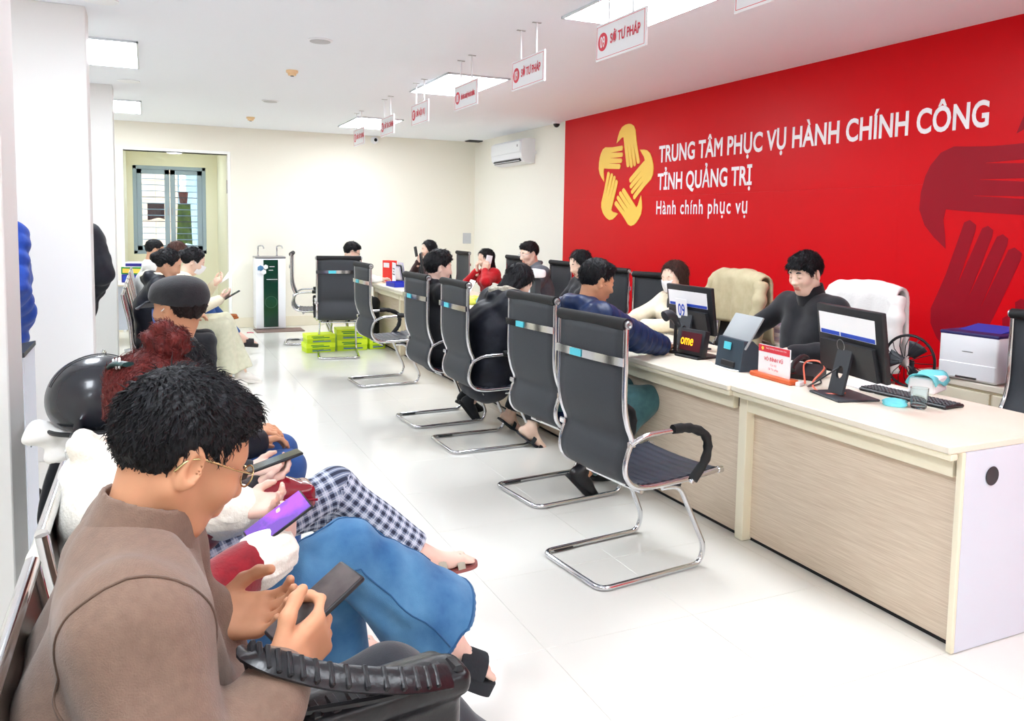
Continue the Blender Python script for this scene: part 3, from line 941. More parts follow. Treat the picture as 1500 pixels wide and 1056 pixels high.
# small LED display and scanner
t = thing('led_display', 'small black LED display showing glowing yellow letters', 'display', (2.93, 3.82, DZT), R_(6))
MB().box((-.022, -.105, .01), (.022, .105, .165), .008, Matrix.Rotation(R_(10), 3, 'Y'), seg=2).build('housing', M_blackp, t)
sc_ = MB().box((-.0245, -.085, .035), (-.022, .085, .145), .001, Matrix.Rotation(R_(10), 3, 'Y'), piv=(0, 0, .0875)).build('screen', mat('led screen dark red', (84, 34, 40), .25), t)
Ml = Matrix.Translation((0, 0, .0875)) @ Matrix.Rotation(R_(10), 4, 'Y') @ Matrix.Translation((0, 0, -.0875))
text_obj('lettering', 'ome', .085, mat('led yellow', (255, 170, 24), .5, emit=.9), sc_, Ml @ frame_m((-.0262, .083, .068), (0, -1, 0), (0, 0, 1)), sx=.70, bold=.001)
MB().box((-.06, -.10, 0), (.14, .10, .012), .004).build('foot', M_blackp, t)
t = thing('scanner', 'black code scanner on a slim stand beside the LED display', 'scanner', (2.93, 4.0, DZT))
MB().lathe([(.045, 0), (.045, .008), (.012, .016), (.010, .16), (.012, .17)], 16).build('stand', M_blackp, t)
MB().tube(spl([(.02, 0, .16), (-.01, 0, .21), (-.05, 0, .235), (-.085, 0, .225)], 4), [.018, .02, .02, .021, .024, .026, .028, .03, .031, .032, .033, .034, .034][:13], 12).build('head', M_dark, t)

# desk phone and coral cord
t = thing('desk_phone', 'black desk telephone handset behind the name plate', 'telephone', (3.10, 3.10, DZT), R_(25))
MB().prism([(-.09, 0), (.09, 0), (.09, .06), (-.09, .025)], lambda u, v, d: (u, d, v), -.075, .075).build('base', M_blackp, t)
MB().tube(spl([(-.10, .04, .045), (-.06, .04, .075), (.04, .04, .095), (.10, .04, .080)], 5), [.022, .02, .016, .014, .013, .013, .013, .013, .014, .014, .015, .016, .018, .02, .02, .022], 10).build('handset', M_blackp, t)
tag(MB().tube(spl([(2.93, 2.93, DZT + .01), (2.96, 2.97, DZT + .10), (2.97, 2.90, DZT + .125), (2.96, 2.84, DZT + .10), (2.92, 2.87, DZT + .03), (2.87, 2.80, DZT + .008), (2.85, 2.72, DZT + .006), (2.90, 2.65, DZT + .02)], 7), .0045, 8).build('coral_cord', M_cordr), 'looped coral cord between name plate and large monitor', 'cord')
t = thing('network_plug', 'white network plug on the coral cord by the name plate', 'plug', (2.90, 2.935, DZT), R_(20))
MB().box((-.025, -.012, 0), (.025, .012, .02), .003).build('shell', M_white, t)
MB().box((.02, -.008, .004), (.045, .008, .016), .002).build('clip', M_steel, t)

# white sheet held by the officer, papers
def sheets(loc, rz, w, d, n, label, cat='paper', tilt=0, material=None, name='paper_sheet'):
    t = thing(name, label, cat, loc, R_(rz))
    rnd = random.Random(int(loc[1] * 1000))
    for k in range(n):
        a = rnd.uniform(-.12, .12) if n > 1 else 0
        MB().box((-w / 2, -d / 2, k * .004), (w / 2, d / 2, k * .004 + .003), 0, Matrix.Rotation(a, 3, 'Z') @ Matrix.Rotation(R_(tilt), 3, 'Y')).build('sheet', material or M_paper, t)
    return t
sheets((3.27, 3.48, DZT), 24, .21, .30, 3, 'loose white papers under the hands of the turtleneck officer')
sheets((3.22, 2.80, DZT), -10, .21, .30, 2, 'flat white papers behind the large monitor')
sheets((3.02, 4.45, DZT), 12, .21, .30, 2, 'white papers between the masked woman and the navy jacket visitor')

# printers
def printer(loc, rz, label, body, top, w=.37, d=.36, h=.27):
    t = thing('printer', label, 'printer', loc, R_(rz))
    MB().box((-d / 2, -w / 2, .004), (d / 2, w / 2, h), .015, seg=3).build('body', body, t)
    MB().box((-d / 2 - .002, -w / 2 - .001, h - .016), (d / 2 + .002, w / 2 + .001, h + .006), .008, seg=2).build('top_rim', top, t)
    MB().prism([(-.08, .004), (.14, .004), (.14, .03)], lambda u, v, dd: (u, dd, h + v), -.12, .12).build('output_tray', M_blue if top is M_navy else top, t)
    MB().box((-d / 2 - .004, -w / 2 + .004, .012), (-d / 2 + .01, w / 2 - .004, .105), .006).build('paper_tray', body, t)
    MB().box((-d / 2 - .008, -.06, .015), (-d / 2, .06, .03), .003).build('tray_handle', M_steel, t)
    MB().box((-d / 2 - .0015, -.03, .165), (-d / 2 + .001, .03, .169)).build('logo', M_steel, t)
printer((4.33, 2.99, .715), 6, 'white laser printer with a dark blue lid on the low cabinet', M_white, M_navy, w=.33, d=.33)
printer((4.36, 2.48, .715), 0, 'dark navy printer behind the chair at the end desk', M_navy, M_dark)

# desk fan lying behind the monitor
t = thing('desk_fan', 'black wire desk fan guard behind the large monitor', 'fan', (3.90, 3.13, 0), R_(10))
g = MB()
fz = .82
g.tube([(0, .145 * math.cos(a), fz + .145 * math.sin(a)) for a in [2 * math.pi * k / 32 for k in range(32)]], .008, 8, closed=True).build('guard_ring', M_blackp, t)
for k in range(16):
    a = math.pi * 2 * k / 16
    MB().tube([(-.05, .03 * math.cos(a), fz + .03 * math.sin(a)), (-.045, .09 * math.cos(a), fz + .09 * math.sin(a)), (0, .145 * math.cos(a), fz + .145 * math.sin(a))], .0025, 5).build('guard_wire', M_blackp, t)
for k in range(3):
    a = math.pi * 2 * k / 3
    MB().grid(4, 4, lambda u, v: (-.01 + .03 * (v - .5), (.03 + .09 * u) * math.cos(a + (v - .5) * .9), fz + (.03 + .09 * u) * math.sin(a + (v - .5) * .9)), .003).build('blade', M_dark, t, 180)
MB().tube([(.04, 0, .02), (.03, 0, fz)], .013, 10).build('pole', M_blackp, t)
MB().lathe([(.13, 0), (.13, .015), (.03, .03)], 24, c=(.04, 0, 0)).build('base', M_blackp, t)

# paper stacks on the low cabinet
rs = random.Random(4)
for sx_, sy_, n, lb in ((4.38, 4.62, 9, 'stack of pale paper bundles behind the khaki coat'), (4.36, 4.02 + .42, 0, ''), (4.36, 5.35, 8, 'stack of pale paper bundles behind the masked woman'), (4.38, 5.90, 10, 'stack of pale paper bundles with a dark red folder, beside the empty officer chair')):
    if not n: continue
    t = thing('paper_stack', lb, 'paper stack', (sx_, sy_, .715))
    for k in range(n):
        o = MB().box((-.11 + rs.uniform(-.015, .015), -.2 + rs.uniform(-.02, .02), k * .03), (.11 + rs.uniform(-.015, .015), .2 + rs.uniform(-.02, .02), k * .03 + .028), .004).build('bundle', [M_paperv, M_paper, mat('maroon folder', (120, 30, 50), .6)][2 if (n == 10 and k in (3, 6)) else (k % 2)], t)
t = thing('paper_stack', 'stack of pale violet paper bundles on the cabinet behind the turtleneck officer', 'paper stack', (4.36, 4.75 - .98 + .40, .0))
for k in range(26):
    MB().box((-.12 + rs.uniform(-.015, .015), -.14 + rs.uniform(-.02, .02), k * .036), (.12 + rs.uniform(-.015, .015), .10 + rs.uniform(-.02, .02), k * .036 + .034), .004).build('bundle', [M_paperv, M_paper][k % 2], t)

# middle of the counter: scanners, wrappers, cards
t = thing('document_scanner', 'white overhead document scanner with dark front beside the grey jacket man', 'scanner', (3.02, 6.30, DZT), R_(0))
MB().box((-.04, -.10, 0), (.05, .04, .36), .02, seg=3).build('column', M_white, t)
MB().box((-.05, -.26, .32), (.06, .05, .39), .025, seg=3).build('arm', M_white, t)
MB().box((-.02, -.20, .06), (.04, -.08, .31), .01).build('panel', M_dark, t)
MB().box((-.12, -.26, 0), (.12, .06, .014), .005).build('foot', M_white, t)
t = thing('queue_card', 'pink and white counter card beside yellow and blue wrappers', 'card', (2.80, 7.46, DZT), R_(-4))
MB().box((-.004, -.10, .016), (.004, .10, .20), .001).build('card', mat('pink white card', (240, 222, 230), .35), t)
MB().box((-.0055, -.10, .155), (-.0035, .10, .20)).build('header', M_red, t)
MB().box((-.03, -.11, 0), (.03, .11, .018), .004).build('foot', mat('maroon foot', (110, 40, 60), .4), t)
text_obj('lettering', 'MỜI BẠN', .03, M_redsign, t, frame_m((-.005, 0, .10), (0, -1, 0), (0, 0, 1)), align='CENTER')
crumple('snack_bag', 'crumpled yellow snack wrapper on the counter', 'wrapper', (2.82, 7.10, DZT), .09, .10, .05, mat('yellow wrapper', (226, 220, 90), .35), 11)
crumple('snack_bag', 'crumpled light blue plastic bag on the counter', 'bag', (2.90, 6.82, DZT), .12, .15, .075, mat('blue bag', (110, 196, 232), .3), 12)
t = thing('tablet_stand', 'white tablet on a stand leaning before the red sweater woman', 'tablet', (3.02, 7.80, DZT), R_(-10))
tb = MB().box((-.006, -.12, 0), (.006, .12, .18), .005)
Mt = Matrix.Translation((0, 0, .02)) @ Matrix.Rotation(R_(28), 4, 'Y')
tb.v = [tuple(Mt @ Vector(v)) for v in tb.v]
tb.build('tablet', M_white, t)
MB().box((-.03, -.06, 0), (.09, .06, .02), .004).build('foot', M_white, t)
# far end: cards, folders, trays
t = thing('red_folder_box', 'upright red document box in front of the white shirt visitor', 'box', (2.84, 10.05, DZT), R_(20))
MB().box((-.05, -.09, 0), (.05, .09, .28), .004).build('shell', mat('bright red board', (232, 48, 34), .5), t)
MB().box((-.054, -.06, .19), (-.049, .06, .25), .001).build('label', M_paper, t)
t = thing('document_holder', 'upright holder with folded leaflets next to the red document box', 'holder', (2.92, 9.86, DZT), R_(10))
MB().box((-.05, -.09, 0), (.05, .09, .04), .004).build('tray', M_dark, t)
for k in range(5):
    MB().box((-.035 + k * .016, -.075, .03), (-.031 + k * .016, .075, .20 + k * .016), .001, Matrix.Rotation(R_(-12), 3, 'Y')).build('leaflet', [M_paper, M_paperv, M_dark, M_paper, M_paperv][k], t)
t = thing('notice_card', 'tall white notice card with black print on the counter', 'card', (2.78, 9.64, DZT), R_(-6))
MB().box((-.004, -.11, .01), (.004, .11, .27), .001).build('card', M_paper, t)
for k, wv in enumerate((.07, .03, .08)):
    MB().box((-.0052, -wv, .19 - k * .035), (-.0035, wv, .203 - k * .035)).build('printed_line', M_dark, t)
MB().box((-.03, -.11, 0), (.03, .11, .012), .003).build('foot', M_white, t)
t = thing('letter_tray', 'blue plastic letter tray on the counter below the notice card', 'tray', (2.75, 9.33, DZT), R_(4))
m_bl = mat('royal blue plastic', (40, 56, 190), .35)
MB().box((-.11, -.15, 0), (.11, .15, .012), .002).build('bottom', m_bl, t)
for a, b in (((-.11, -.15), (-.10, .15)), ((.10, -.15), (.11, .15)), ((-.11, .14), (.11, .15)), ((-.11, -.15), (.11, -.14))):
    MB().box((a[0], a[1], .005), (b[0], b[1], .055), .002).build('side', m_bl, t)
t = thing('desk_lamp_base', 'black card reader on the counter below the far monitor', 'card reader', (2.82, 9.08, DZT), R_(0))
MB().box((-.05, -.05, 0), (.05, .05, .025), .005).build('base', M_blackp, t)
MB().box((-.03, -.045, .02), (.01, .045, .14), .006, Matrix.Rotation(R_(-20), 3, 'Y')).build('reader', M_blackp, t)
t = thing('pink_tumbler', 'small pink cup behind the LED display', 'cup', (3.15, 3.66, DZT))
MB().lathe([(.03, 0), (.034, .004), (.038, .10), (.035, .10), (.03, .012), (.002, .01)], 20).build('cup', mat('pink plastic', (240, 170, 190), .35), t, 60)

# ================================================================ lime cartons
def carton(loc, rz, sx_, sy_, sz_, label, a=M_lime, b=M_lime2):
    t = thing('carton', label, 'carton', loc, R_(rz), 'lime paper cartons on the floor')
    MB().box((-sx_ / 2, -sy_ / 2, 0), (sx_ / 2, sy_ / 2, sz_ * .72), .003).build('body', b, t)
    MB().box((-sx_ / 2 - .004, -sy_ / 2 - .004, sz_ * .5), (sx_ / 2 + .004, sy_ / 2 + .004, sz_), .003).build('lid', a, t)
    for k, (u0, u1, v0, v1, mm) in enumerate(((-.3, .3, .58, .68, M_green), (-.35, .1, .74, .82, M_green), (-.3, .35, .15, .24, M_blue), (-.3, .1, .30, .36, M_green))):
        yy = -sy_ / 2 - (.0055 if v0 > .5 else .0015)
        MB().box((u0 * sx_, yy, v0 * sz_), (u1 * sx_, yy + .0012, v1 * sz_)).build('print_block', mm, t)
carton((1.84, 9.62, 0), 4, .34, .24, .11, 'flat lime carton on the floor left of the carton stack')
carton((1.85, 9.63, .11), 2, .33, .24, .10, 'lime carton on top of the flat carton under the full-back chair')
carton((2.24, 9.66, 0), -3, .36, .26, .13, 'lime carton at the bottom of the taller stack')
carton((2.24, 9.66, .13), -5, .36, .26, .13, 'lime carton on top of the taller stack')
carton((2.54, 9.66, 0), 3, .20, .24, .14, 'lime carton on the floor against the counter')

# ================================================================ water dispenser and mat
t = thing('water_dispenser', 'white water dispenser with a dark green glass front by the back wall', 'water dispenser', (1.575, 11.86, 0))
MB().box((-.205, -.16, .02), (.205, .16, 1.02), .012, seg=2).build('cabinet', M_white, t)
MB().box((-.10, -.172, .045), (.10, -.158, 1.00), .003).build('glass_front', mat('dark green glass', (20, 62, 46), .12, var=(3, (16, 48, 40), .2)), t)
MB().box((-.21, -.165, 1.02), (.21, .16, 1.045), .006).build('sink_tray', M_steel, t)
MB().lathe([(.085, -.1725), (.085, -.174), (.08, -.1742)], 28, c=(0, 0, .40), axis='y').build('ring_print', mat('faint green print', (48, 92, 74), .3), t)
MB().lathe([(.079, -.1741), (.079, -.1746), (.002, -.1746)], 28, c=(0, 0, .40), axis='y').build('ring_inside', mat('dark green glass 2', (22, 66, 50), .12), t)
for (dx, dz, rr) in ((-.14, .88, .045), (-.10, .83, .04), (-.07, .90, .035), (-.155, .83, .03)):
    MB().lathe([(rr, -.1655), (rr, -.176), (rr * .9, -.177)], 6, c=(dx, 0, dz), axis='y').build('bubble_badge', mat('badge blue', (70, 120, 160), .4) if rr > .04 else M_white, t)
for sx_ in (-.13, .13):
    p = spl([(sx_ - .02, .02, 1.04), (sx_ - .02, .02, 1.15), (sx_ - .015, .0, 1.19), (sx_ + .03, -.04, 1.195), (sx_ + .05, -.06, 1.16)], 5)
    fa = MB().tube(p, .010, 8).build('faucet', M_chrome, t)
    MB().lathe([(.016, 0), (.016, .02), (.010, .024)], 12, c=(sx_ - .02, .02, 1.04)).build('faucet_base', M_chrome, fa)
MB().box((-.06, -.1738, .72), (.09, -.1725, .726)).build('printed_line', M_paper, t)
for k, (xa, xb) in enumerate(((-.02, .05), (-.03, .03))):
    MB().box((xa, -.1738, .90 - k * .05), (xb, -.1725, .908 - k * .05)).build('printed_line', M_paper, t)
tag(MB().box((1.34, 11.42, .0), (2.0, 11.80, .012), .004).build('door_mat', mat('brown mat', (128, 108, 100), .95, bump=(200, .5, .004))), 'brown rectangular mat on the floor before the water dispenser', 'mat')

# ================================================================ left desk with boxes
t = thing('side_desk', 'white desk behind the far waiting people by the passage', 'desk', (-.30, 11.02, 0))
MB().box((-.62, -.36, .735), (.30, .34, .76), .004).build('desk_top', M_desktop, t)
MB().box((.255, -.33, 0.003), (.28, .31, .735), .003).build('side_panel', M_whitelam, t)
MB().box((-.60, -.33, 0.003), (-.575, .31, .735), .003).build('side_panel', M_whitelam, t)
MB().box((-.575, -.31, .2), (.255, -.29, .735), .003).build('front_panel', M_whitelam, t)
def sbox(loc, rz, s_, label, cat, ms, tilt=0):
    t = thing('product_box', label, cat, loc, R_(rz))
    MB().box((-s_[0] / 2, -s_[1] / 2, 0), (s_[0] / 2, s_[1] / 2, s_[2]), .003).build('body', ms[0], t)
    MB().box((-s_[0] / 2 + .02, -s_[1] / 2 - .002, s_[2] * .2), (s_[0] / 2 - .02, -s_[1] / 2 + .001, s_[2] * .8), 0).build('label', ms[1], t)
    return t
M_dblue = mat('deep blue carton', (44, 40, 140), .45)
sbox((-.13, 11.02, .76), -20, (.30, .22, .10), 'deep blue carton at the bottom of the pile on the side desk', 'box', (M_dblue, M_blue))
sbox((-.11, 11.02, .86), -30, (.34, .22, .09), 'green carton with a yellow print on the side desk pile', 'box', (M_green, M_gold))
sbox((-.10, 11.02, .95), -14, (.32, .20, .06), 'white carton with a blue edge topping the side desk pile', 'box', (M_paper, M_dblue))
sbox((-.42, 10.80, .76), 5, (.16, .14, .11), 'white carton with an orange top stripe on the side desk', 'box', (M_paper, mat('orange stripe', (240, 120, 60), .5)))

# white ticket kiosk behind the first pillar
t = thing('ticket_kiosk', 'white queue ticket kiosk with a dark sloping top beside the second pillar', 'kiosk', (-.69, 4.42, 0), R_(0))
MB().prism([(-.16, 0), (.16, 0), (.16, .905), (-.16, .845)], lambda u, v, d: (u, d, v), -.2, .2).build('cabinet', M_whitelam, t)
MB().prism([(-.165, .848), (.165, .908), (.165, .93), (-.165, .87)], lambda u, v, d: (u, d, v), -.205, .205).build('top_panel', M_dark, t)
MB().prism([(-.10, .883), (.10, .919), (.10, .923), (-.10, .887)], lambda u, v, d: (u, d, v), -.13, .13).build('screen', M_blackg, t)
MB().box((.158, -.06, .45), (.164, .06, .47), .001).build('ticket_slot', M_dark, t)

# ================================================================ waiting benches
M_perf = mat('perforated steel', (178, 172, 166), .28, metal=.9, bump=(50, .05, .001))
def bench(y0, n, label, pitch=.58):
    t = thing('waiting_bench', label, 'bench', (0, y0, 0), 0, 'perforated steel waiting benches')
    L = n * pitch
    MB().box((-.06, 0, .30), (-.005, L, .36), .006).build('beam', M_steel, t)
    for yy in (.25, L - .25):
        leg = MB().tube([(-.03, yy, .30), (-.03, yy, .05)], .028, 10).build('leg', M_steel, t)
        MB().tube(fillet([(-.27, yy, .02), (-.03, yy, .07), (.25, yy, .02)], .1, 4), .02, 8).build('foot_bar', M_chrome, leg)
    for k in range(n):
        yc = pitch * (k + .5)
        w2 = .225
        prof = [(-.185, .975), (-.172, .90), (-.150, .80), (-.135, .70), (-.130, .60), (-.115, .52), (-.06, .465), (.02, .450), (.16, .455), (.26, .465), (.30, .445)]
        P = spl([(a, 0, b) for a, b in prof], 4)
        sh_ = MB().grid(len(P) - 1, 6, lambda u, v: (P[round(u * (len(P) - 1))].x - .008 * math.cos((v - .5) * math.pi), yc + (v - .5) * 2 * w2, P[round(u * (len(P) - 1))].z), .004).build('seat_shell', M_perf, t, 60)
        hl = MB()
        for a in range(6, len(P) - 12, 3):
            for b in range(9):
                p, q = P[a], P[a + 1]
                yv = yc - w2 + .05 + b * .044
                nrm = Vector((-(q.z - p.z), 0, q.x - p.x)).normalized()
                c0_ = p - Vector((.010, 0, 0))
                tdir = (q - p).normalized()
                hl.add([c0_ + Vector((0, yv - c0_.y, 0)) + nrm * .0028 * -1 + tdir * math.cos(x) * .006 + Vector((0, math.sin(x) * .006, 0)) for x in [math.pi * 2 * i / 6 for i in range(6)]], [(0, 1, 2, 3, 4, 5)])
        for s_ in (-1, 1):
            MB().tube([(p.x, yc + s_ * w2, p.z) for p in P], .012, 8).build('shell_frame', M_chrome, sh_, 60)
        MB().tube([(P[0].x, yc - w2, P[0].z), (P[0].x, yc + w2, P[0].z)], .013, 8).build('top_rail', M_chrome, sh_, 60)
    return t
bench(.985 - .58, 6, 'perforated steel waiting bench under the brown sweater man and his neighbours')
bench(6.6, 4, 'perforated steel waiting bench under the masked woman holding white paper')
bench(9.28, 2, 'perforated steel waiting bench farthest back near the passage')

# ================================================================ soft bodies: distance fields -> one smooth surface
def rz_(a): c, s = math.cos(a), math.sin(a); return np.array([[c, -s, 0], [s, c, 0], [0, 0, 1.]])
def ry_(a): c, s = math.cos(a), math.sin(a); return np.array([[c, 0, s], [0, 1, 0], [-s, 0, c]])
def rx_(a): c, s = math.cos(a), math.sin(a); return np.array([[1, 0, 0], [0, c, -s], [0, s, c]])
A = lambda *p: np.array(p, float)

class SDF:
    def __init__(s, h=.01):
        s.h = h; s.ops = []; s.Rm = np.eye(3); s.t = np.zeros(3); s.disp = []
    def fr(s, Rm=None, t=None):
        s.Rm = np.eye(3) if Rm is None else np.asarray(Rm, float)
        s.t = np.zeros(3) if t is None else np.asarray(t, float)
        return s
    def cone(s, a, b, ra, rb=None, k=.02, op='u', puff=None):
        a, b = s.Rm @ np.asarray(a, float) + s.t, s.Rm @ np.asarray(b, float) + s.t
        s.ops.append(('cone', a, b, ra, ra if rb is None else rb, k, op, puff)); return s
    def path(s, pts, rs, k=.02, op='u', puff=None):
        for i in range(len(pts) - 1):
            s.cone(pts[i], pts[i + 1], rs[i] if hasattr(rs, '__len__') else rs, rs[i + 1] if hasattr(rs, '__len__') else rs, k, op, puff)
        return s
    def cyl(s, a, b, ra, rb=None, k=.006, op='u', rnd=.004):
        a, b = s.Rm @ np.asarray(a, float) + s.t, s.Rm @ np.asarray(b, float) + s.t
        s.ops.append(('cyl', a, b, ra, ra if rb is None else rb, k, op, rnd)); return s
    def ell(s, c, r, k=.02, op='u', R=None):
        c = s.Rm @ np.asarray(c, float) + s.t
        Q = s.Rm if R is None else s.Rm @ R
        s.ops.append(('ell', c, np.asarray(r, float), Q, None, k, op, None)); return s
    def box(s, c, half, rnd=.01, k=.02, op='u', R=None):
        c = s.Rm @ np.asarray(c, float) + s.t
        Q = s.Rm if R is None else s.Rm @ R
        s.ops.append(('box', c, np.asarray(half, float), Q, rnd, k, op, None)); return s
    def _bb(s, o):
        if o[0] in ('cone', 'cyl'):
            r = max(o[3], o[4]) + (o[7][1] if (o[0] == 'cone' and o[7]) else 0)
            return np.minimum(o[1], o[2]) - r, np.maximum(o[1], o[2]) + r
        r = np.linalg.norm(o[2]) if o[0] == 'box' else np.abs(o[3]) @ o[2]
        return o[1] - r, o[1] + r
    def mesh(s):
        lo = np.min([s._bb(o)[0] for o in s.ops if o[6] == 'u'], 0) - 3 * s.h
        hi = np.max([s._bb(o)[1] for o in s.ops if o[6] == 'u'], 0) + 3 * s.h
        h = s.h
        n = np.ceil((hi - lo) / h).astype(int) + 1
        F = np.full(n, .06, np.float32)
        ax = [lo[i] + h * np.arange(n[i]) for i in range(3)]
        for o in s.ops:
            k = max(o[5], 1e-4)
            b0, b1 = s._bb(o)
            m = k + 3 * h
            i0 = np.maximum(np.floor((b0 - m - lo) / h).astype(int), 0)
            i1 = np.minimum(np.ceil((b1 + m - lo) / h).astype(int) + 1, n)
            if np.any(i1 <= i0): continue
            X = ax[0][i0[0]:i1[0], None, None]; Y = ax[1][None, i0[1]:i1[1], None]; Z = ax[2][None, None, i0[2]:i1[2]]
            if o[0] in ('cone', 'cyl'):
                a, b = o[1], o[2]
                d = b - a
                L2 = d @ d + 1e-12
                t = ((X - a[0]) * d[0] + (Y - a[1]) * d[1] + (Z - a[2]) * d[2]) / L2
                tc = np.clip(t, 0, 1)
                q = np.sqrt((X - a[0] - tc * d[0]) ** 2 + (Y - a[1] - tc * d[1]) ** 2 + (Z - a[2] - tc * d[2]) ** 2)
                r = o[3] + (o[4] - o[3]) * tc
                if o[0] == 'cone':
                    if o[7]:
                        sp_, am = o[7]
                        r = r + am * (np.abs(np.sin(math.pi * t * math.sqrt(L2) / sp_)) - .6)
                    D = q - r
                else:
                    q = np.sqrt((X - a[0] - t * d[0]) ** 2 + (Y - a[1] - t * d[1]) ** 2 + (Z - a[2] - t * d[2]) ** 2)
                    L = math.sqrt(L2)
                    D = np.maximum(q - r, np.maximum(-t, t - 1) * L)
            else:
                P0, P1, P2 = X - o[1][0], Y - o[1][1], Z - o[1][2]
                Q = o[3]
                l = [P0 * Q[0, i] + P1 * Q[1, i] + P2 * Q[2, i] for i in range(3)]
                if o[0] == 'ell':
                    r = o[2]
                    k0 = np.sqrt(sum((l[i] / r[i]) ** 2 for i in range(3)))
                    k1 = np.sqrt(sum((l[i] / r[i] ** 2) ** 2 for i in range(3)))
                    D = k0 * (k0 - 1) / np.maximum(k1, 1e-6)
                else:
                    rd = o[4]
                    g = [np.abs(l[i]) - (o[2][i] - rd) for i in range(3)]
                    D = np.sqrt(sum(np.maximum(x, 0) ** 2 for x in g)) + np.minimum(np.maximum(np.maximum(g[0], g[1]), g[2]), 0) - rd
            sl = (slice(i0[0], i1[0]), slice(i0[1], i1[1]), slice(i0[2], i1[2]))
            f = F[sl]
            if o[6] == 'u':
                hh = np.maximum(k - np.abs(f - D), 0) / k
                F[sl] = np.minimum(f, D) - hh * hh * k * .25
            else:
                D = -D
                hh = np.maximum(k - np.abs(f - D), 0) / k
                F[sl] = np.maximum(f, D) + hh * hh * k * .25
        for fn in s.disp:
            F = F + fn(ax[0][:, None, None], ax[1][None, :, None], ax[2][None, None, :]).astype(np.float32)
        return nets(F, lo, h)

def nets(F, lo, h):
    F = F.copy()
    F[0] = F[-1] = 1; F[:, 0] = F[:, -1] = 1; F[:, :, 0] = F[:, :, -1] = 1
    S = F < 0
    c = S[:-1, :-1, :-1].astype(np.int8)
    tot = np.zeros_like(c)
    for i in (0, 1):
        for j in (0, 1):
            for k in (0, 1):
                tot += S[i:S.shape[0] - 1 + i, j:S.shape[1] - 1 + j, k:S.shape[2] - 1 + k]
    act = (tot > 0) & (tot < 8)
    idx = np.argwhere(act)
    cid = np.full(act.shape, -1, np.int32)
    cid[act] = np.arange(len(idx))
    pos = np.zeros((len(idx), 3)); cnt = np.zeros(len(idx))
    cor = [(i, j, k) for i in (0, 1) for j in (0, 1) for k in (0, 1)]
    val = {q: F[idx[:, 0] + q[0], idx[:, 1] + q[1], idx[:, 2] + q[2]] for q in cor}
    for q in cor:
        for a in range(3):
            if q[a] == 0:
                p = list(q); p[a] = 1; p = tuple(p)
                v0, v1 = val[q], val[p]
                m = (v0 < 0) != (v1 < 0)
                t = np.zeros(len(idx)); t[m] = v0[m] / (v0[m] - v1[m])
                e = np.tile(np.array(q, float), (len(idx), 1)); e[:, a] = t
                pos[m] += e[m]; cnt[m] += 1
    V = lo + h * (idx + pos / cnt[:, None])
    quads = []
    for a in range(3):
        b, c_ = (a + 1) % 3, (a + 2) % 3
        s0 = [slice(None)] * 3; s1 = [slice(None)] * 3
        s0[a] = slice(0, -1); s1[a] = slice(1, None)
        cr = np.argwhere(S[tuple(s0)] != S[tuple(s1)])
        ok = (cr[:, b] > 0) & (cr[:, c_] > 0) & (cr[:, b] < F.shape[b] - 1) & (cr[:, c_] < F.shape[c_] - 1)
        cr = cr[ok]
        if not len(cr): continue
        def cell(db, dc):
            q = cr.copy(); q[:, b] -= db; q[:, c_] -= dc
            return cid[q[:, 0], q[:, 1], q[:, 2]]
        qd = np.stack([cell(1, 1), cell(0, 1), cell(0, 0), cell(1, 0)], 1)
        inside = S[cr[:, 0], cr[:, 1], cr[:, 2]]
        qd[~inside] = qd[~inside][:, ::-1]
        quads.append(qd)
    Q = np.concatenate(quads) if quads else np.zeros((0, 4), int)
    return V, Q

def npmesh(name, V, Q, mats, midx=None, attr=None):
    me = bpy.data.meshes.new(name)
    nv, nq = len(V), len(Q)
    me.vertices.add(nv); me.vertices.foreach_set('co', np.asarray(V, np.float32).ravel())
    me.loops.add(nq * 4); me.loops.foreach_set('vertex_index', np.asarray(Q, np.int32).ravel())
    me.polygons.add(nq); me.polygons.foreach_set('loop_start', np.arange(nq, dtype=np.int32) * 4)
    for m in (mats if isinstance(mats, (list, tuple)) else [mats]): me.materials.append(m)
    if midx is not None: me.polygons.foreach_set('material_index', np.asarray(midx, np.int32))
    me.polygons.foreach_set('use_smooth', np.ones(nq, bool))
    if attr is not None:
        at = me.attributes.new('limb', 'FLOAT_VECTOR', 'POINT')
        at.data.foreach_set('vector', np.asarray(attr, np.float32).ravel())
    me.update(calc_edges=True); me.validate()
    return me

def sdf_obj(name, S, material, parent, **kw):
    V, Q = S.mesh()
    return link(name, npmesh(name, V, Q, material, **kw), parent)

# ---------------------------------------------------------------- skins, hair and cloth
def skin(name, rgb):
    return mat('skin ' + name, rgb, .52, sss=.12, spec=.35, bump=(260, .08, .001), var=(18, tuple(max(0, int(c * .955)) for c in rgb), .25))
SK_TAN, SK_FAIR, SK_MID, SK_PINK = skin('tan', (208, 152, 118)), skin('fair', (240, 206, 186)), skin('mid', (222, 172, 142)), skin('pink', (238, 200, 184))
M_lips = mat('lips', (212, 140, 124), .5)
M_eyew = mat('eye white', (236, 234, 230), .25)
M_iris = mat('iris dark', (36, 24, 20), .15)
def hairmat(name, rgb, rgb2):
    return mat('hair ' + name, rgb, .5, spec=.3, bump=(60, .9, .006), var=(40, rgb2, .2), aniso=(1, 3.2, .5))
H_BLACK = hairmat('black', (12, 12, 15), (26, 26, 31))
H_DARK = hairmat('dark brown', (26, 19, 19), (46, 34, 32))
H_RED = hairmat('wine red', (66, 16, 18), (110, 38, 34))
H_BROWN = hairmat('chestnut', (70, 44, 38), (98, 66, 56))

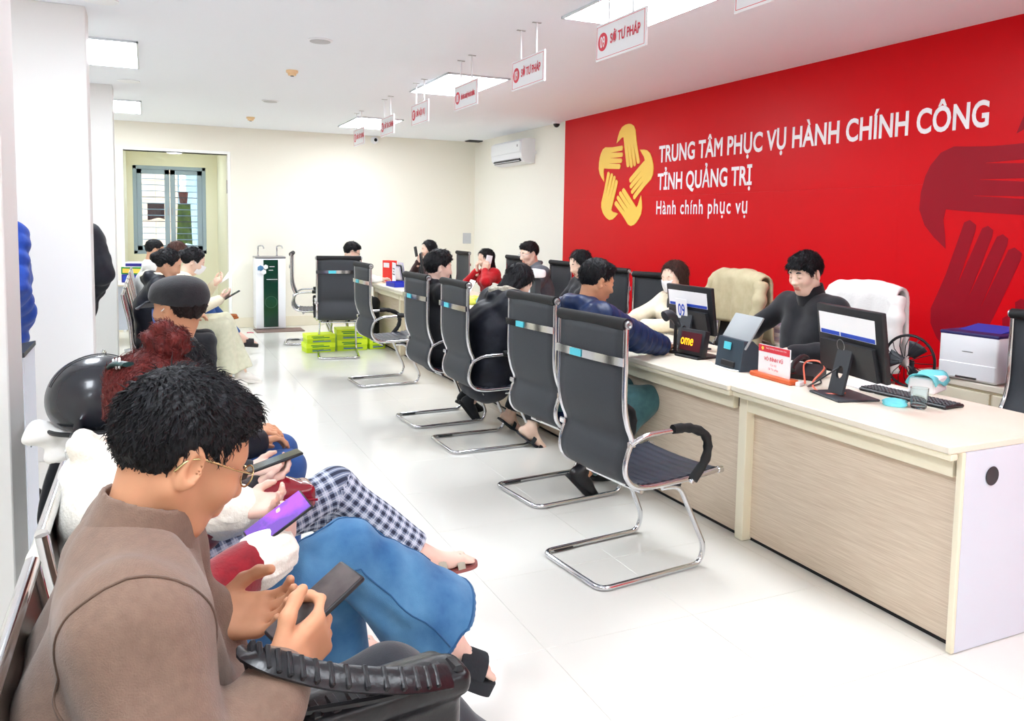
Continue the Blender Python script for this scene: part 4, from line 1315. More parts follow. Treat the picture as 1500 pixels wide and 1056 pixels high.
def clothm(name, rgb, rgb2=None, scale=160, st=.25, rough=.85, sheen=.2, vs_=30):
    return mat('cloth ' + name, rgb, rough, bump=(scale, st, .003), var=(vs_, rgb2 or tuple(int(c * .9) for c in rgb), .25), sheen=sheen, spec=.3)

# ---------------------------------------------------------------- anatomy
def head_ops(S, c, Rm, g=1.0, female=False):
    S.fr(Rm * g, c)
    f = .93 if female else 1.0
    sc = lambda r: np.asarray(r) * g
    S.ell((-.014, 0, .034), sc((.098, .077 * f ** .5, .090)), .01)
    S.ell((.030, 0, -.020), sc((.066, .061 * f, .088)), .03)
    S.cone((.052, -.012, -.100), (.052, .012, -.100), .022 * g, k=.03)
    for s_ in (-1, 1):
        S.cone((-.012, s_ * .058 * f, -.045), (.042, s_ * .030 * f, -.098), .020 * g, .018 * g, k=.03)
        S.ell((.058, s_ * .040 * f, -.024), sc((.030, .024, .026)), .025)
        S.cone((.080, s_ * .012, .030), (.070, s_ * .046, .028), .010 * g, k=.018)
        S.ell((.098, s_ * .030, .008), sc((.017, .017, .011)), .014, 's')
        S.ell((.100, s_ * .010, -.032), sc((.012, .009, .008)), .010)
        S.ell((.0775, s_ * .031, .007), sc((.0165, .0175, .0125)), .004)
        # ear
        e = rz_(s_ * .45)
        S.ell((-.012, s_ * .084 * f ** .4, -.006), sc((.020, .0085, .034)), .005, R=e)
        S.ell((-.006, s_ * .094 * f ** .4, -.002), sc((.011, .0085, .021)), .004, 's', R=e)
    S.cone((.088, 0, .018), (.108, 0, -.026), .0075 * g, .0115 * g, k=.016)
    S.cone((.090, -.014, -.058), (.090, .014, -.058), .0072 * g, k=.010)
    S.cone((.088, -.012, -.070), (.088, .012, -.070), .0082 * g, k=.010)
    S.fr()

def hand_ops(S, w, dirv, nrm, side, curl=.5, g=1.0, thumb=None, spread=.0):
    """w wrist, dirv along the fingers, nrm out of the back of the hand, side +1: thumb towards cross(nrm, dir)"""
    x = np.asarray(dirv, float); x = x / np.linalg.norm(x)
    z = np.asarray(nrm, float); z = z - x * (z @ x); z /= np.linalg.norm(z)
    y = np.cross(z, x) * side
    Rm = np.stack([x, y, z], 1)
    S.fr(Rm * g, w)
    S.box((.046, 0, 0), np.array((.046, .040, .0135)) * g, .012 * g, .012)
    S.cone((-.06, 0, 0), (.02, 0, 0), .027 * g, .026 * g, k=.02)
    S.ell((.03, .022, -.008), np.array((.034, .02, .016)) * g, .012)
    for i, (yy, L, r) in enumerate(((.031, .070, .0088), (.0105, .078, .0090), (-.0105, .073, .0086), (-.031, .058, .0078))):
        a0 = spread * (1.5 - i) * .1
        p = A(.088 - .004 * abs(i - 1), yy, 0)
        ang = 0
        pts = [p - A(.02, 0, 0), p]
        for q, (fr_, cv) in enumerate(((.44, .75), (.31, 1.15), (.25, .8))):
            ang += curl * cv
            p = p + L * fr_ * A(math.cos(ang) * math.cos(a0), math.cos(ang) * math.sin(a0), -math.sin(ang))
            pts.append(p)
        S.path(pts, [r * g * 1.05, r * g, r * .97 * g, r * .92 * g, r * .82 * g], .006)
    th = thumb or ((.012, .030, -.006), (.045, .058, -.016), (.072, .064, -.026), (.094, .060, -.034))
    S.path([A(*q) for q in th], [.014 * g, .0115 * g, .010 * g, .0085 * g], .008)
    S.fr()

def ik(a, b, l1, l2, pole):
    a, b = np.asarray(a, float), np.asarray(b, float)
    d = b - a; L = np.linalg.norm(d)
    if L > (l1 + l2) * .995:
        s_ = L / (l1 + l2) * 1.005; l1 *= s_; l2 *= s_
    u = d / L
    x = (l1 * l1 - l2 * l2 + L * L) / (2 * L)
    hgt = math.sqrt(max(l1 * l1 - x * x, 0))
    p = np.asarray(pole, float); p = p - u * (p @ u); p /= np.linalg.norm(p)
    return a + u * x + p * hgt

def hair_ops(S, c, Rm, style, g=1.0):
    S.fr(Rm * g, c)
    sc = lambda *r: np.array(r) * g
    if style in ('short', 'curly', 'fringe', 'crew'):
        th = {'short': .006, 'curly': .016, 'fringe': .010, 'crew': .004}[style]
        S.ell((-.018, 0, .038), sc(.099 + th * .8, .078 + th * .7, .089 + th), .01)
        if style in ('short', 'fringe'):
            S.ell((.0, 0, .088), sc(.084, .062, .042), .025)
            S.cone((.056, -.034, .098), (.060, .034, .096), .017 * g, k=.025)
        if style == 'fringe':
            S.cone((.084, -.045, .066), (.090, .045, .064), .016 * g, k=.02)
            for s_ in (-1, 1): S.cone((.04, s_ * .078, .05), (.03, s_ * .083, .0), .015 * g, .009 * g, k=.02)
        if style == 'curly':
            for i in range(26):
                a, b = i * 2.4, .25 + .75 * (i / 26)
                S.ell((.0 + .085 * math.cos(a) * math.sin(b * 1.5) , .08 * math.sin(a) * math.sin(b * 1.5), .055 + .085 * math.cos(b * 1.5)), sc(.024, .024, .022), .012)
        S.ell((.112, 0, -.030), sc(.086, .20, .098 if style != 'fringe' else .086), .012, 's')
        S.box((.0, 0, -.180), sc(.3, .3, .125), .01 * g, .012, 's', R=ry_(-.30))
        for s_ in (-1, 1): S.ell((.000, s_ * .094, -.016), sc(.036, .034, .042), .006, 's')
    else:
        S.ell((-.018, 0, .038), sc(.107, .086, .097), .01)
        S.ell((.120, 0, -.012), sc(.090, .096, .112), .015, 's')
        if style in ('long', 'bob', 'half'):
            z1 = {'long': -.26, 'bob': -.125, 'half': -.17}[style]
            for s_ in (-1, 1):
                S.cone((-.045, s_ * .045, .03), (-.060, s_ * .060, z1), .052 * g, .034 * g, k=.03)
                S.cone((-.008, s_ * .076, .040), (-.012, s_ * .088, z1 * .8), .022 * g, .016 * g, k=.025)
            S.cone((-.07, 0, .02), (-.08, 0, z1), .05 * g, .03 * g, k=.03)
        if style in ('bun', 'clipbun', 'pony', 'highbun'):
            S.box((.0, 0, -.185), sc(.3, .3, .115), .01 * g, .012, 's', R=ry_(-.15))
            for s_ in (-1, 1): S.ell((.008, s_ * .092, -.020), sc(.030, .026, .036), .008, 's')
        if style in ('bun', 'clipbun'):
            S.ell((-.118, 0, .015), sc(.045, .05, .045), .015)
        if style == 'pony':
            S.path([A(-.11, 0, .03), A(-.145, 0, -.02), A(-.14, 0, -.12), A(-.13, 0, -.2)], [.03 * g, .034 * g, .03 * g, .015 * g], .02)
        if style == 'highbun':
            for i in range(18):
                a = i * 2.4
                rr = .040 * math.sqrt((i + .5) / 18)
                S.ell((-.050 + rr * math.cos(a), rr * 1.15 * math.sin(a), .172 + .022 * math.sin(i * 1.7)), sc(.022, .024, .019), .006)
            S.ell((-.050, 0, .160), sc(.042, .050, .036), .006)
            S.ell((-.105, .03, .045), sc(.034, .040, .044), .012)
            S.ell((-.095, -.045, .035), sc(.036, .040, .05), .014)
            S.cone((-.095, .0, .0), (-.095, .02, -.06), .036 * g, .012 * g, k=.02)
    S.fr()
    ph = 37.0
    R3 = np.asarray(Rm)
    cc = np.asarray(c)
    def strands(X, Y, Z):
        lx = (X - cc[0]) * R3[0, 0] + (Y - cc[1]) * R3[1, 0] + (Z - cc[2]) * R3[2, 0]
        ly = (X - cc[0]) * R3[0, 1] + (Y - cc[1]) * R3[1, 1] + (Z - cc[2]) * R3[2, 1]
        lz = (X - cc[0]) * R3[0, 2] + (Y - cc[1]) * R3[1, 2] + (Z - cc[2]) * R3[2, 2]
        a = np.arctan2(ly, lx + .05)
        return .0016 * np.sin(a * 34 + 9 * np.sin(lz * 40)) + .0014 * np.sin(a * 61 + lz * 90) + .0012 * np.sin(lx * 170 + ly * 120)
    S.disp.append(strands)

def add_strands(V, Q, c, HR, style, g, n, seed):
    r = np.random.RandomState(seed + 100)
    a, b, d_ = V[Q[:, 0]], V[Q[:, 1]], V[Q[:, 3]]
    fn = np.cross(b - a, d_ - a)
    fn /= np.linalg.norm(fn, axis=1)[:, None] + 1e-12
    fc = V[Q].mean(1)
    dl = (fc - c) @ HR / g
    dn = dl / (np.linalg.norm(dl, axis=1)[:, None] + 1e-9)
    good = np.where(((fn @ HR) * dn).sum(1) > .35)[0]
    # keep away from the open rim: cells whose ring of neighbours faces inwards lie low on the head
    i = good[r.randint(0, len(good), n)]
    p, nn = fc[i], fn[i]
    l = (p - c) @ HR / g
    longs = style in ('long', 'half', 'bob')
    cr = A(-.045, 0, .13)
    if style == 'highbun':
        bun = l[:, 2] > .125
        flow = np.where(bun[:, None], np.cross(l - A(-.05, 0, .165), A(.2, .1, 1)), A(-.05, 0, .13) - l)
    elif style in ('bun', 'clipbun', 'pony'):
        flow = A(-.115, 0, .02) - l
    else:
        flow = l - cr
        if style in ('short', 'fringe', 'curly'):
            flow[:, 0] += .05 * (l[:, 2] > .07)
    flow = flow @ HR.T
    if longs: flow[:, 2] -= .10
    flow = flow / (np.linalg.norm(flow, axis=1)[:, None] + 1e-9)
    flow = flow + r.normal(size=flow.shape) * (.16 if style not in ('curly', 'highbun') else .5)
    flow = flow - nn * (flow * nn).sum(1)[:, None]
    flow /= np.linalg.norm(flow, axis=1)[:, None] + 1e-9
    ln = r.uniform(.012, .026, n) * g * np.clip((l[:, 2] + .07) / .10, .25, 1.0) * (2.0 if longs else (.55 if style == 'crew' else 1.0))
    side = np.cross(flow, nn)
    wd = r.uniform(.0007, .0014, n)[:, None] * (2.2 if n < 1000 else 1.0)
    lift = (.07 if not longs else .05) * (2.2 if style == 'curly' else 1)
    P0 = p - nn * .0025
    P1 = p + nn * (.0018 + ln * lift * .5)[:, None] + flow * (ln * .5)[:, None]
    P2 = p + nn * (ln * lift * .55)[:, None] + flow * ln[:, None]
    rings = []
    for P, w in ((P0, wd), (P1, wd * .8), (P2, wd * .15)):
        rings += [P - side * w, P + side * w, P + nn * w * 1.2]
    W = np.stack(rings, 1).reshape(-1, 3)
    base = len(V) + np.arange(n) * 9
    qs = []
    for k in (0, 3):
        for j in range(3):
            qs.append(np.stack([base + k + j, base + k + (j + 1) % 3, base + k + 3 + (j + 1) % 3, base + k + 3 + j], 1))
    return np.concatenate([V, W]), np.concatenate([Q] + qs)

def surface_seam(name, obj, ring, material, r=.002, closed=True, lift=.0005):
    from mathutils.bvhtree import BVHTree
    me = obj.data
    bv = BVHTree.FromPolygons([v.co[:] for v in me.vertices], [tuple(p.vertices) for p in me.polygons])
    pts = []
    for q in ring:
        co, no, ix, ds = bv.find_nearest(Vector(q))
        if co is not None: pts.append(co + no * lift)
    return MB().tube(pts, r, 6, closed=closed).build(name, material, obj, 180)

def wrinkles(amp, k=34, seed=0):
    r = np.random.RandomState(seed)
    W = r.normal(size=(5, 3)) * k
    ph = r.uniform(0, 6.28, 5)
    def fn(X, Y, Z):
        d = 0
        for i in range(5):
            d = d + np.sin(W[i, 0] * X + W[i, 1] * Y + W[i, 2] * Z + ph[i] + 1.3 * np.sin(Z * 19 + ph[i]))
        return amp * d / 2.5
    return fn

def person(label, loc, rz, *, skin_m, hair_m, hair='short', female=False, g=1.0, pelvis_z=.555, lean=(0, 8), side=0.0, head=(0, 15, 0), head_off=(0, 0, 0),
           wr=None, wl=None, hr=None, hl=None, poles=((-.4, -.6, -.8), (-.4, .6, -.8)), knees=None, ankles=None, toes=None, standing=False,
           top='sweater', top_m=None, cuff_m=None, bulk=1.0, sleeve=1.0, puff=None, collar=None, collar_m=None, belly=0.0, legs_m=None, leg=1.0, flare=1.0, shoe='shoe', shoe_m=None, shoe_m2=None,
           h=.011, hh=.0055, seed=0, cover=1.0, eyes=True, group='people in the service hall', wrinkle=.003, legs=True, plaid=False, sh_w=None, cat='person', feet=True, hip_tw=0):
    """local frame: forward +x, left +y"""
    root = thing('person', label, cat, loc, R_(rz), group)
    J = {}
    pv = A(0, 0, pelvis_z)
    l1, l2 = R_(lean[0]), R_(lean[1])
    t1, t2 = A(math.sin(l1), math.sin(R_(side)) * .8, math.cos(l1)), A(math.sin(l2), math.sin(R_(side)), math.cos(l2))
    ch = pv + .26 * t1 * g
    nk = ch + .245 * t2 * g
    shc = ch + .185 * t2 * g
    sw = sh_w or (.158 if female else .182) * g
    shR, shL = shc + A(0, -sw, 0), shc + A(0, sw, 0)
    hyaw, hpit, hrol = (R_(v) for v in head)
    hc = nk + rz_(hyaw) @ A(.030 + .075 * math.sin(max(hpit, 0)), 0, .142 - .045 * math.sin(max(hpit, 0))) * g + A(*head_off)
    HR = rz_(hyaw) @ ry_(hpit) @ rx_(hrol)
    wr = A(*wr) if wr is not None else A(.28, -.12, pelvis_z + .15)
    wl = A(*wl) if wl is not None else A(.28, .12, pelvis_z + .15)
    la, lf = .27 * g, .245 * g
    elR, elL = ik(shR, wr, la, lf, poles[0]), ik(shL, wl, la, lf, poles[1])
    hipR, hipL = pv + A(0.0, -.088, -.01) * 1, pv + A(0, .088, -.01)
    if knees is None:
        knees = ((.42, -.12, pelvis_z - .02), (.42, .12, pelvis_z - .02))
    knR, knL = A(*knees[0]), A(*knees[1])
    if ankles is None:
        ankles = ((.44, -.12, .09), (.44, .12, .09))
    anR, anL = A(*ankles[0]), A(*ankles[1])
    toes = toes or ((1, -.1, -.25), (1, .1, -.25))
    hr = hr or ((1, .25, .1), (.1, .3, 1), .5)
    hl = hl or ((1, -.25, .1), (.1, -.3, 1), .5)

    gh = g * .93
    # ---- body: fine head, fine hands, coarse trunk, joined into one mesh
    parts = []
    Sh = SDF(hh); head_ops(Sh, hc, HR, gh, female)
    Sh.cone(hc + HR @ A(-.022, 0, -.05) * g, nk + A(-.012, 0, -.03) * g, .046 * g if female else .053 * g, .056 * g, k=.02)
    V, Q = Sh.mesh()
    lv = (V - hc) @ HR / gh
    cen = lv[Q].mean(1)
    mi = np.zeros(len(Q), int)
    lipm = (cen[:, 0] > .082) & (np.abs(cen[:, 1]) < .021) & (cen[:, 2] > -.077) & (cen[:, 2] < -.053)
    mi[lipm] = 1
    parts.append((V, Q, mi))
    for w_, e_, hd, sd in ((wr, elR, hr, 1), (wl, elL, hl, -1)):
        if hd == 'none': continue
        Sx = SDF(min(hh, .005)); hand_ops(Sx, w_, hd[0], hd[1], sd, hd[2], g * (.9 if female else 1.0), *(hd[3:] or ()))
        V, Q = Sx.mesh(); parts.append((V, Q, np.zeros(len(Q), int)))
    Sb = SDF(.016)
    Sb.cone(pv + A(0, -.06, 0), ch + A(0, -.06, 0), .085 * g, .09 * g, k=.05).cone(pv + A(0, .06, 0), ch + A(0, .06, 0), .085 * g, .09 * g, k=.05)
    Sb.cone(ch, nk + A(0, 0, -.04), .09 * g, .05 * g, k=.05).cone(shR, shL, .045 * g, k=.04)
    for a, b, c_ in ((shR, elR, wr), (shL, elL, wl)):
        Sb.cone(a, b, .042 * g, .034 * g, k=.03).cone(b, c_, .034 * g, .025 * g, k=.02)
    if legs:
        for a, b, c_ in ((hipR, knR, anR), (hipL, knL, anL)):
            Sb.cone(a, b, .068 * g, .05 * g, k=.03).cone(b, c_, .048 * g, .035 * g, k=.02)
    V, Q = Sb.mesh(); parts.append((V, Q, np.zeros(len(Q), int)))
    if legs and feet and shoe in ('sandal', 'flipflop'):
        for a, td in ((anR, toes[0]), (anL, toes[1])):
            d = A(*td) / np.linalg.norm(td)
            Sf = SDF(.007)
            u_ = A(0, 0, 1) - d * d[2]; u_ /= np.linalg.norm(u_)
            y_ = np.cross(u_, d)
            base = a - u_ * .045 * g
            Sf.cone(a + (a - np.asarray(knR if td is toes[0] else knL)) * -.22, a, .04 * g, .036 * g, k=.02)
            Sf.cone(a, base + d * .10 * g, .035 * g, .026 * g, k=.03).cone(base - d * .035 * g, base + d * .02 * g, .03 * g, .03 * g, k=.02)
            Sf.cone(base + d * .09 * g - y_ * .015, base + d * .15 * g - y_ * .02, .022 * g, .016 * g, k=.02).cone(base + d * .09 * g + y_ * .015, base + d * .15 * g + y_ * .02, .022 * g, .016 * g, k=.02)
            for q in range(5):
                yy = (q - 2) * .0165 * g
                Sf.cone(base + d * .145 * g + y_ * yy - u_ * .005, base + d * (.185 - .006 * abs(q - 1)) * g + y_ * yy - u_ * .012, .0095 * g, .009 * g, k=.004)
            V, Q = Sf.mesh(); parts.append((V, Q, np.zeros(len(Q), int)))
    off = 0; VV, QQ, MM = [], [], []
    for V, Q, m_ in parts:
        VV.append(V); QQ.append(Q + off); MM.append(m_); off += len(V)
    link('body', npmesh('body', np.concatenate(VV), np.concatenate(QQ), [skin_m, M_lips], np.concatenate(MM)), root)

    # ---- face details
    if eyes:
        for s_ in (-1, 1):
            e = MB()
            ec = hc + HR @ A(.080, s_ * .031, .006) * gh
            ax_ = HR @ A(1, s_ * .12, -.30); ax_ /= np.linalg.norm(ax_)
            bm = bmesh.new(); bmesh.ops.create_uvsphere(bm, u_segments=14, v_segments=10, radius=.0128 * gh)
            e.v = [tuple(Vector(ec) + v.co) for v in bm.verts]
            bm.verts.index_update()
            for f_ in bm.faces:
                n_ = np.array(f_.calc_center_median()); n_ /= np.linalg.norm(n_)
                e.f.append(tuple(v.index for v in f_.verts)); e.m.append(1 if n_ @ ax_ > .80 else 0)
            bm.free()
            e.build('eye', [M_eyew, M_iris], root, 180)
            b = [tuple(hc + HR @ A(*q) * gh) for q in ((.090, s_ * .014, .030), (.089, s_ * .030, .034), (.076, s_ * .050, .029))]
            MB().tube(spl(b, 4), [.0042, .0048, .005, .005, .0048, .0044, .004, .003, .002], 6).build('eyebrow', hair_m if hair_m is not H_RED else H_DARK, root, 180)

    # ---- hair
    if hair:
        Sx = SDF(hh if hh < .006 else .007); hair_ops(Sx, hc, HR, hair, gh)
        V, Q = Sx.mesh()
        V, Q = add_strands(V, Q, hc, HR, hair, gh, 3600 if hh < .0046 else (2200 if hh < .0056 else 700), seed)
        link('hair', npmesh('hair', V, Q, hair_m), root)

    # ---- top
    St = SDF(h)
    b = bulk * g
    low = pv + A(0, 0, -.055 * cover)
    ww = sw / .182
    for s_ in (-1, 1):
        St.cone(low + A(0, s_ * .070 * ww, 0), ch + A(0, s_ * .072 * ww, 0), .108 * b, .112 * b, k=.07, puff=puff)
        St.cone(ch + A(0, s_ * .072 * ww, 0), shc + A(-.005, s_ * .082 * ww, -.03), .112 * b, .084 * b, k=.07, puff=puff)
    St.cone(shR, shL, .058 * b, k=.05)
    St.cone(nk + A(-.02, 0, -.035), shR + A(0, .02, .0), .052 * b, .052 * b, k=.05).cone(nk + A(-.02, 0, -.035), shL + A(0, -.02, .0), .052 * b, .052 * b, k=.05)
    if belly: St.ell(pv + A(.09 + .02, 0, .10), A(.13, .155, .14) * belly, .06)
    if female and not puff: St.ell(shc + A(.085, -.06, -.09), A(.06, .06, .06), .05).ell(shc + A(.085, .06, -.09), A(.06, .06, .06), .05)
    for a, e_, w_ in ((shR, elR, wr), (shL, elL, wl)):
        w2 = e_ + (w_ - e_) * .93
        St.cone(a, e_, .062 * b * sleeve, .053 * b * sleeve, k=.04, puff=puff)
        St.cone(e_, w2, .052 * b * sleeve, .040 * b * sleeve, k=.025, puff=puff)
    if collar == 'hood':
        St.path([nk + A(-.02, -.075, .015), nk + A(-.085, -.06, .02), nk + A(-.105, 0, .015), nk + A(-.085, .06, .02), nk + A(-.02, .075, .015)], .048, .03)
    if collar == 'stand':
        St.path([nk + A(.045, -.05, .0), nk + A(-.02, -.075, .03), nk + A(-.075, -.03, .045), nk + A(-.075, .03, .045), nk + A(-.02, .075, .03), nk + A(.045, .05, .0)], .022, .02)
    if wrinkle: St.disp.append(wrinkles(wrinkle, 30, seed))
    # open at the neck
    St.cone(nk + A(.012, 0, .01), hc + HR @ A(-.02, 0, -.03), .052 * g, .05 * g, k=.01, op='s')
    tname = {'sweater': 'sweater', 'jacket': 'jacket', 'puffer': 'puffer_jacket', 'coat': 'coat', 'shirt': 'shirt'}[top]
    topo = sdf_obj(tname, St, top_m, root)
    if collar == 'high':
        Sk = SDF(.005)
        ax_ = (hc + HR @ A(-.02, 0, -.05) * gh) - (nk + A(-.012, 0, -.03))
        c0_, c1_ = nk + A(-.012, 0, -.035) * g, nk + A(-.012, 0, -.03) + ax_ * .80
        Sk.cyl(c0_, c1_, .084 * g, .070 * g, k=.004).cyl(c0_ + ax_ * .45, c1_ + ax_, .064 * g, .061 * g, k=.006, op='s')
        sdf_obj('collar', Sk, top_m, topo)
    if cuff_m:
        Sc = SDF(h)
        for e_, w_ in ((elR, wr), (elL, wl)):
            d = (w_ - e_) / np.linalg.norm(w_ - e_)
            Sc.cone(w_ - d * .055, w_ - d * .012, .066 * g, .064 * g, k=.01)
            Sc.disp = [wrinkles(.003, 120, seed)]
            sdf_obj('cuff', Sc, cuff_m, topo); Sc = SDF(h)
    # ---- trousers
    if legs:
        Sl = SDF(h)
        L = leg * g
        Sl.cone(hipR, hipL, .112 * L, k=.05).cone(pv + A(-.02, -.05, -.01), pv + A(-.02, .05, -.01), .115 * L, k=.04)
        bones = []
        for a, k_, c_ in ((hipR, knR, anR), (hipL, knL, anL)):
            Sl.cone(a, k_, .092 * L, .071 * L, k=.05)
            c2 = k_ + (c_ - k_) * (.90 if shoe in ('sandal', 'flipflop') else .96)
            Sl.cone(k_, c2, .069 * L, .052 * L * flare, k=.03)
            bones += [(a, k_), (k_, c_)]
        if flare > 1.15:
            pass
        Sl.disp.append(wrinkles(wrinkle * .9, 28, seed + 7))
        for k_, c_ in ((knR, anR), (knL, anL)):       # open flat hem
            c2 = k_ + (c_ - k_) * (.90 if shoe in ('sandal', 'flipflop') else .96)
            d = (c_ - k_) / np.linalg.norm(c_ - k_)
            Sl.cyl(c2 + d * .0, c2 + d * (.12 * max(flare, 1)), .14 * max(flare, 1), k=.004, op='s')
        V, Q = Sl.mesh()
        at = None
        if plaid:
            at = np.zeros((len(V), 3)); best = np.full(len(V), 9.)
            for bi, (p, q) in enumerate(bones):
                d = q - p; Ln = np.linalg.norm(d); u = d / Ln
                t = np.clip((V - p) @ u, 0, Ln)
                r = V - p - t[:, None] * u
                dist = np.linalg.norm(r, axis=1)
                ref = np.cross(u, A(0, 1, 0)); ref /= np.linalg.norm(ref); o_ = np.cross(u, ref)
                ang = np.arctan2(r @ o_, r @ ref)
                m_ = dist < best
                best[m_] = dist[m_]
                at[m_, 0] = ang[m_] * .075; at[m_, 1] = t[m_] + (.45 if bi % 2 else 0)
        link('trousers', npmesh('trousers', V, Q, legs_m, attr=at), root)
        if feet:
            for a, td in ((anR, toes[0]), (anL, toes[1])):
                d = A(*td) / np.linalg.norm(td)
                u_ = A(0, 0, 1) - d * d[2]; u_ /= np.linalg.norm(u_)
                y_ = np.cross(u_, d)
                Rf = np.stack([d, y_, u_], 1)
                base = a - u_ * .045 * g
                if shoe in ('sandal', 'flipflop'):
                    sm = MB()
                    th = .035 if shoe == 'flipflop' else .012
                    pr_ = [(-.065, .0), (-.055, .028), (0, .034), (.08, .040), (.15, .046), (.19, .036), (.205, .0), (.19, -.036), (.15, -.046), (.08, -.040), (0, -.034), (-.055, -.028)]
                    pts = [(p.x, p.y) for p in spl([(x, y, 0) for x, y in pr_], 3, closed=True)]
                    sm.prism(pts, lambda q, v, dd: tuple(base + Rf @ A(q * g, v * g, -.026 - dd)), 0, th)
                    so = sm.build('sandal', shoe_m, root, 40)
                    for xx in ((.06, .13) if shoe == 'sandal' else (.10,)):
                        hgt = (.056 if xx < .1 else .040) if shoe == 'sandal' else .064
                        wd = .018 if shoe == 'sandal' else .055
                        MB().grid(10, 2, lambda q, v: tuple(base + Rf @ A((xx + (v - .5) * wd * 1.6) * g, math.cos(q * math.pi) * .048 * g, (-.026 + math.sin(q * math.pi) * hgt) * g)), .004).build('strap', shoe_m2 or shoe_m, so, 60)
                else:
                    Sf = SDF(.008)
                    Sf.fr(Rf * g, base)
                    Sf.cone((-.03, 0, .005), (.05, 0, .0), .037 * g, .036 * g, k=.03).cone((.05, 0, -.0), (.165, 0, -.012), .037 * g, .027 * g, k=.03)
                    Sf.cone((-.02, 0, .045), (-.02, 0, .005), .040 * g, .038 * g, k=.03)
                    Sf.fr()
                    so = sdf_obj('shoe', Sf, shoe_m, root)
                    pr_ = [(-.068, .0), (-.055, .030), (0, .034), (.08, .040), (.15, .040), (.19, .024), (.2, .0), (.19, -.024), (.15, -.040), (.08, -.040), (0, -.034), (-.055, -.030)]
                    pts = [(p.x, p.y) for p in spl([(x, y, 0) for x, y in pr_], 3, closed=True)]
                    MB().prism(pts, lambda q, v, dd: tuple(base + Rf @ A(q * g, v * g, -.024 - dd)), 0, .022).build('sole', shoe_m2 or M_rubber, so, 40)
    return root, dict(hc=hc, HR=HR, nk=nk, ch=ch, pv=pv, shR=shR, shL=shL, elR=elR, elL=elL, wr=wr, wl=wl, g=gh, knR=knR, knL=knL, anR=anR, anL=anL)

def mask_on(root, J, material, strap=None):
    hc, HR, g = J['hc'], J['HR'], J['g']
    def fn(u, v):
        a = (u - .5) * 2 * 1.15
        z = .002 - .098 * v
        bul = 1 + .10 * math.sin(v * math.pi)
        rx_l = (.108 - .018 * v) * bul
        return tuple(hc + HR @ A(.012 + rx_l * math.cos(a) + .010 * math.exp(-(u - .5) ** 2 * 60) * (1 - v), .066 * math.sin(a) * (1 - .12 * v), z) * g)
    m = MB().grid(16, 10, fn, .004).build('face_mask', material, root, 180)
    for s_ in (-1, 1):
        p = [tuple(hc + HR @ A(*q) * g) for q in ((.048, s_ * .064, -.012), (.02, s_ * .077, .0), (-.012, s_ * .082, .018), (-.026, s_ * .082, .0))]
        MB().tube(spl(p, 4), .0022, 6).build('ear_loop', strap or material, m, 180)

def glasses_on(root, J, fm, lens=True):
    hc, HR, g = J['hc'], J['HR'], J['g']
    T = lambda *q: tuple(hc + HR @ A(*q) * g)
    gl = MB().tube(spl([T(.108, -.012, .010), T(.110, 0, .014), T(.108, .012, .010)], 4), .0018, 6).build('glasses', fm, root, 180)
    for s_ in (-1, 1):
        ring = [T(.104 - .10 * (abs(.034 + .021 * math.cos(a)) - .03) ** 1 * .35, s_ * (.034 + .022 * math.cos(a)), .004 + .018 * math.sin(a)) for a in [2 * math.pi * k / 24 for k in range(24)]]
        MB().tube(ring, .0014, 6, closed=True).build('rim', fm, gl, 180)
        if lens:
            MB().add(ring, [tuple(range(24))]).build('lens', mat('spectacle lens', (235, 240, 242), .02, alpha=.12), gl)
        MB().tube(spl([T(.098, s_ * .057, .012), T(.06, s_ * .076, .013), T(.0, s_ * .086, .014), T(-.022, s_ * .087, .004), T(-.032, s_ * .084, -.016)], 5), .0018, 6).build('temple_arm', fm, gl, 180)

def phone(loc, ex, ey, label, body, screen, emit=0.0, w=.074, l=.155):
    """ex across the phone, ey along it (top), face along ex x ey"""
    t = thing('smartphone', label, 'phone', loc)
    M = frame_m((0, 0, 0), ex, ey)
    b = MB().box((-w / 2, -l / 2, -.005), (w / 2, l / 2, .004), .004, seg=2); b.v = [tuple(M @ Vector(v)) for v in b.v]
    b.build('case', body, t)
    s_ = MB().box((-w / 2 + .003, -l / 2 + .004, .0038), (w / 2 - .003, l / 2 - .004, .0046)); s_.v = [tuple(M @ Vector(v)) for v in s_.v]
    s_.build('screen', screen, t)
    return t, M

# ================================================================ people
WAIT, VIS, OFF = 'people waiting on the benches', 'visitors at the counter', 'officers behind the counter'
C_BROWN = clothm('taupe knit', (130, 106, 92), (118, 95, 82), 420, .45, vs_=70)
C_BLACK = clothm('black', (26, 27, 32), (34, 35, 40), 200, .25)
C_BLACKN = clothm('black nylon', (22, 24, 32), (30, 33, 44), 60, .25, rough=.5, sheen=0)
C_DGREY = clothm('charcoal trousers', (42, 44, 50), (50, 52, 58), 240, .2)
C_FLUFF = clothm('cream fleece', (244, 240, 230), (234, 228, 214), 130, .8, sheen=.5, vs_=60)
C_REDV = clothm('red velvet', (150, 14, 32), (112, 8, 24), 120, .3, sheen=.4)
C_NAVY = clothm('navy nylon', (26, 44, 84), (18, 32, 64), 40, .25, rough=.45, sheen=0)
C_BLUE = clothm('royal blue nylon', (34, 74, 168), (26, 58, 140), 40, .25, rough=.45, sheen=0)
C_CREAM = clothm('cream wool', (238, 230, 206), (226, 216, 190), 150, .3)
C_WHITE = clothm('white cotton', (244, 243, 240), (234, 233, 232), 150, .2)
C_GREY = clothm('grey wool', (92, 98, 106), (80, 86, 94), 200, .3)
C_LGREY = clothm('light grey trousers', (150, 152, 160), (138, 140, 148), 200, .25)
C_RED = clothm('red knit', (206, 22, 34), (180, 16, 28), 200, .35)
C_SAGE = clothm('pale sage', (222, 220, 196), (206, 206, 180), 180, .25)
C_TEAL = clothm('teal cotton', (70, 112, 118), (58, 96, 104), 180, .25)
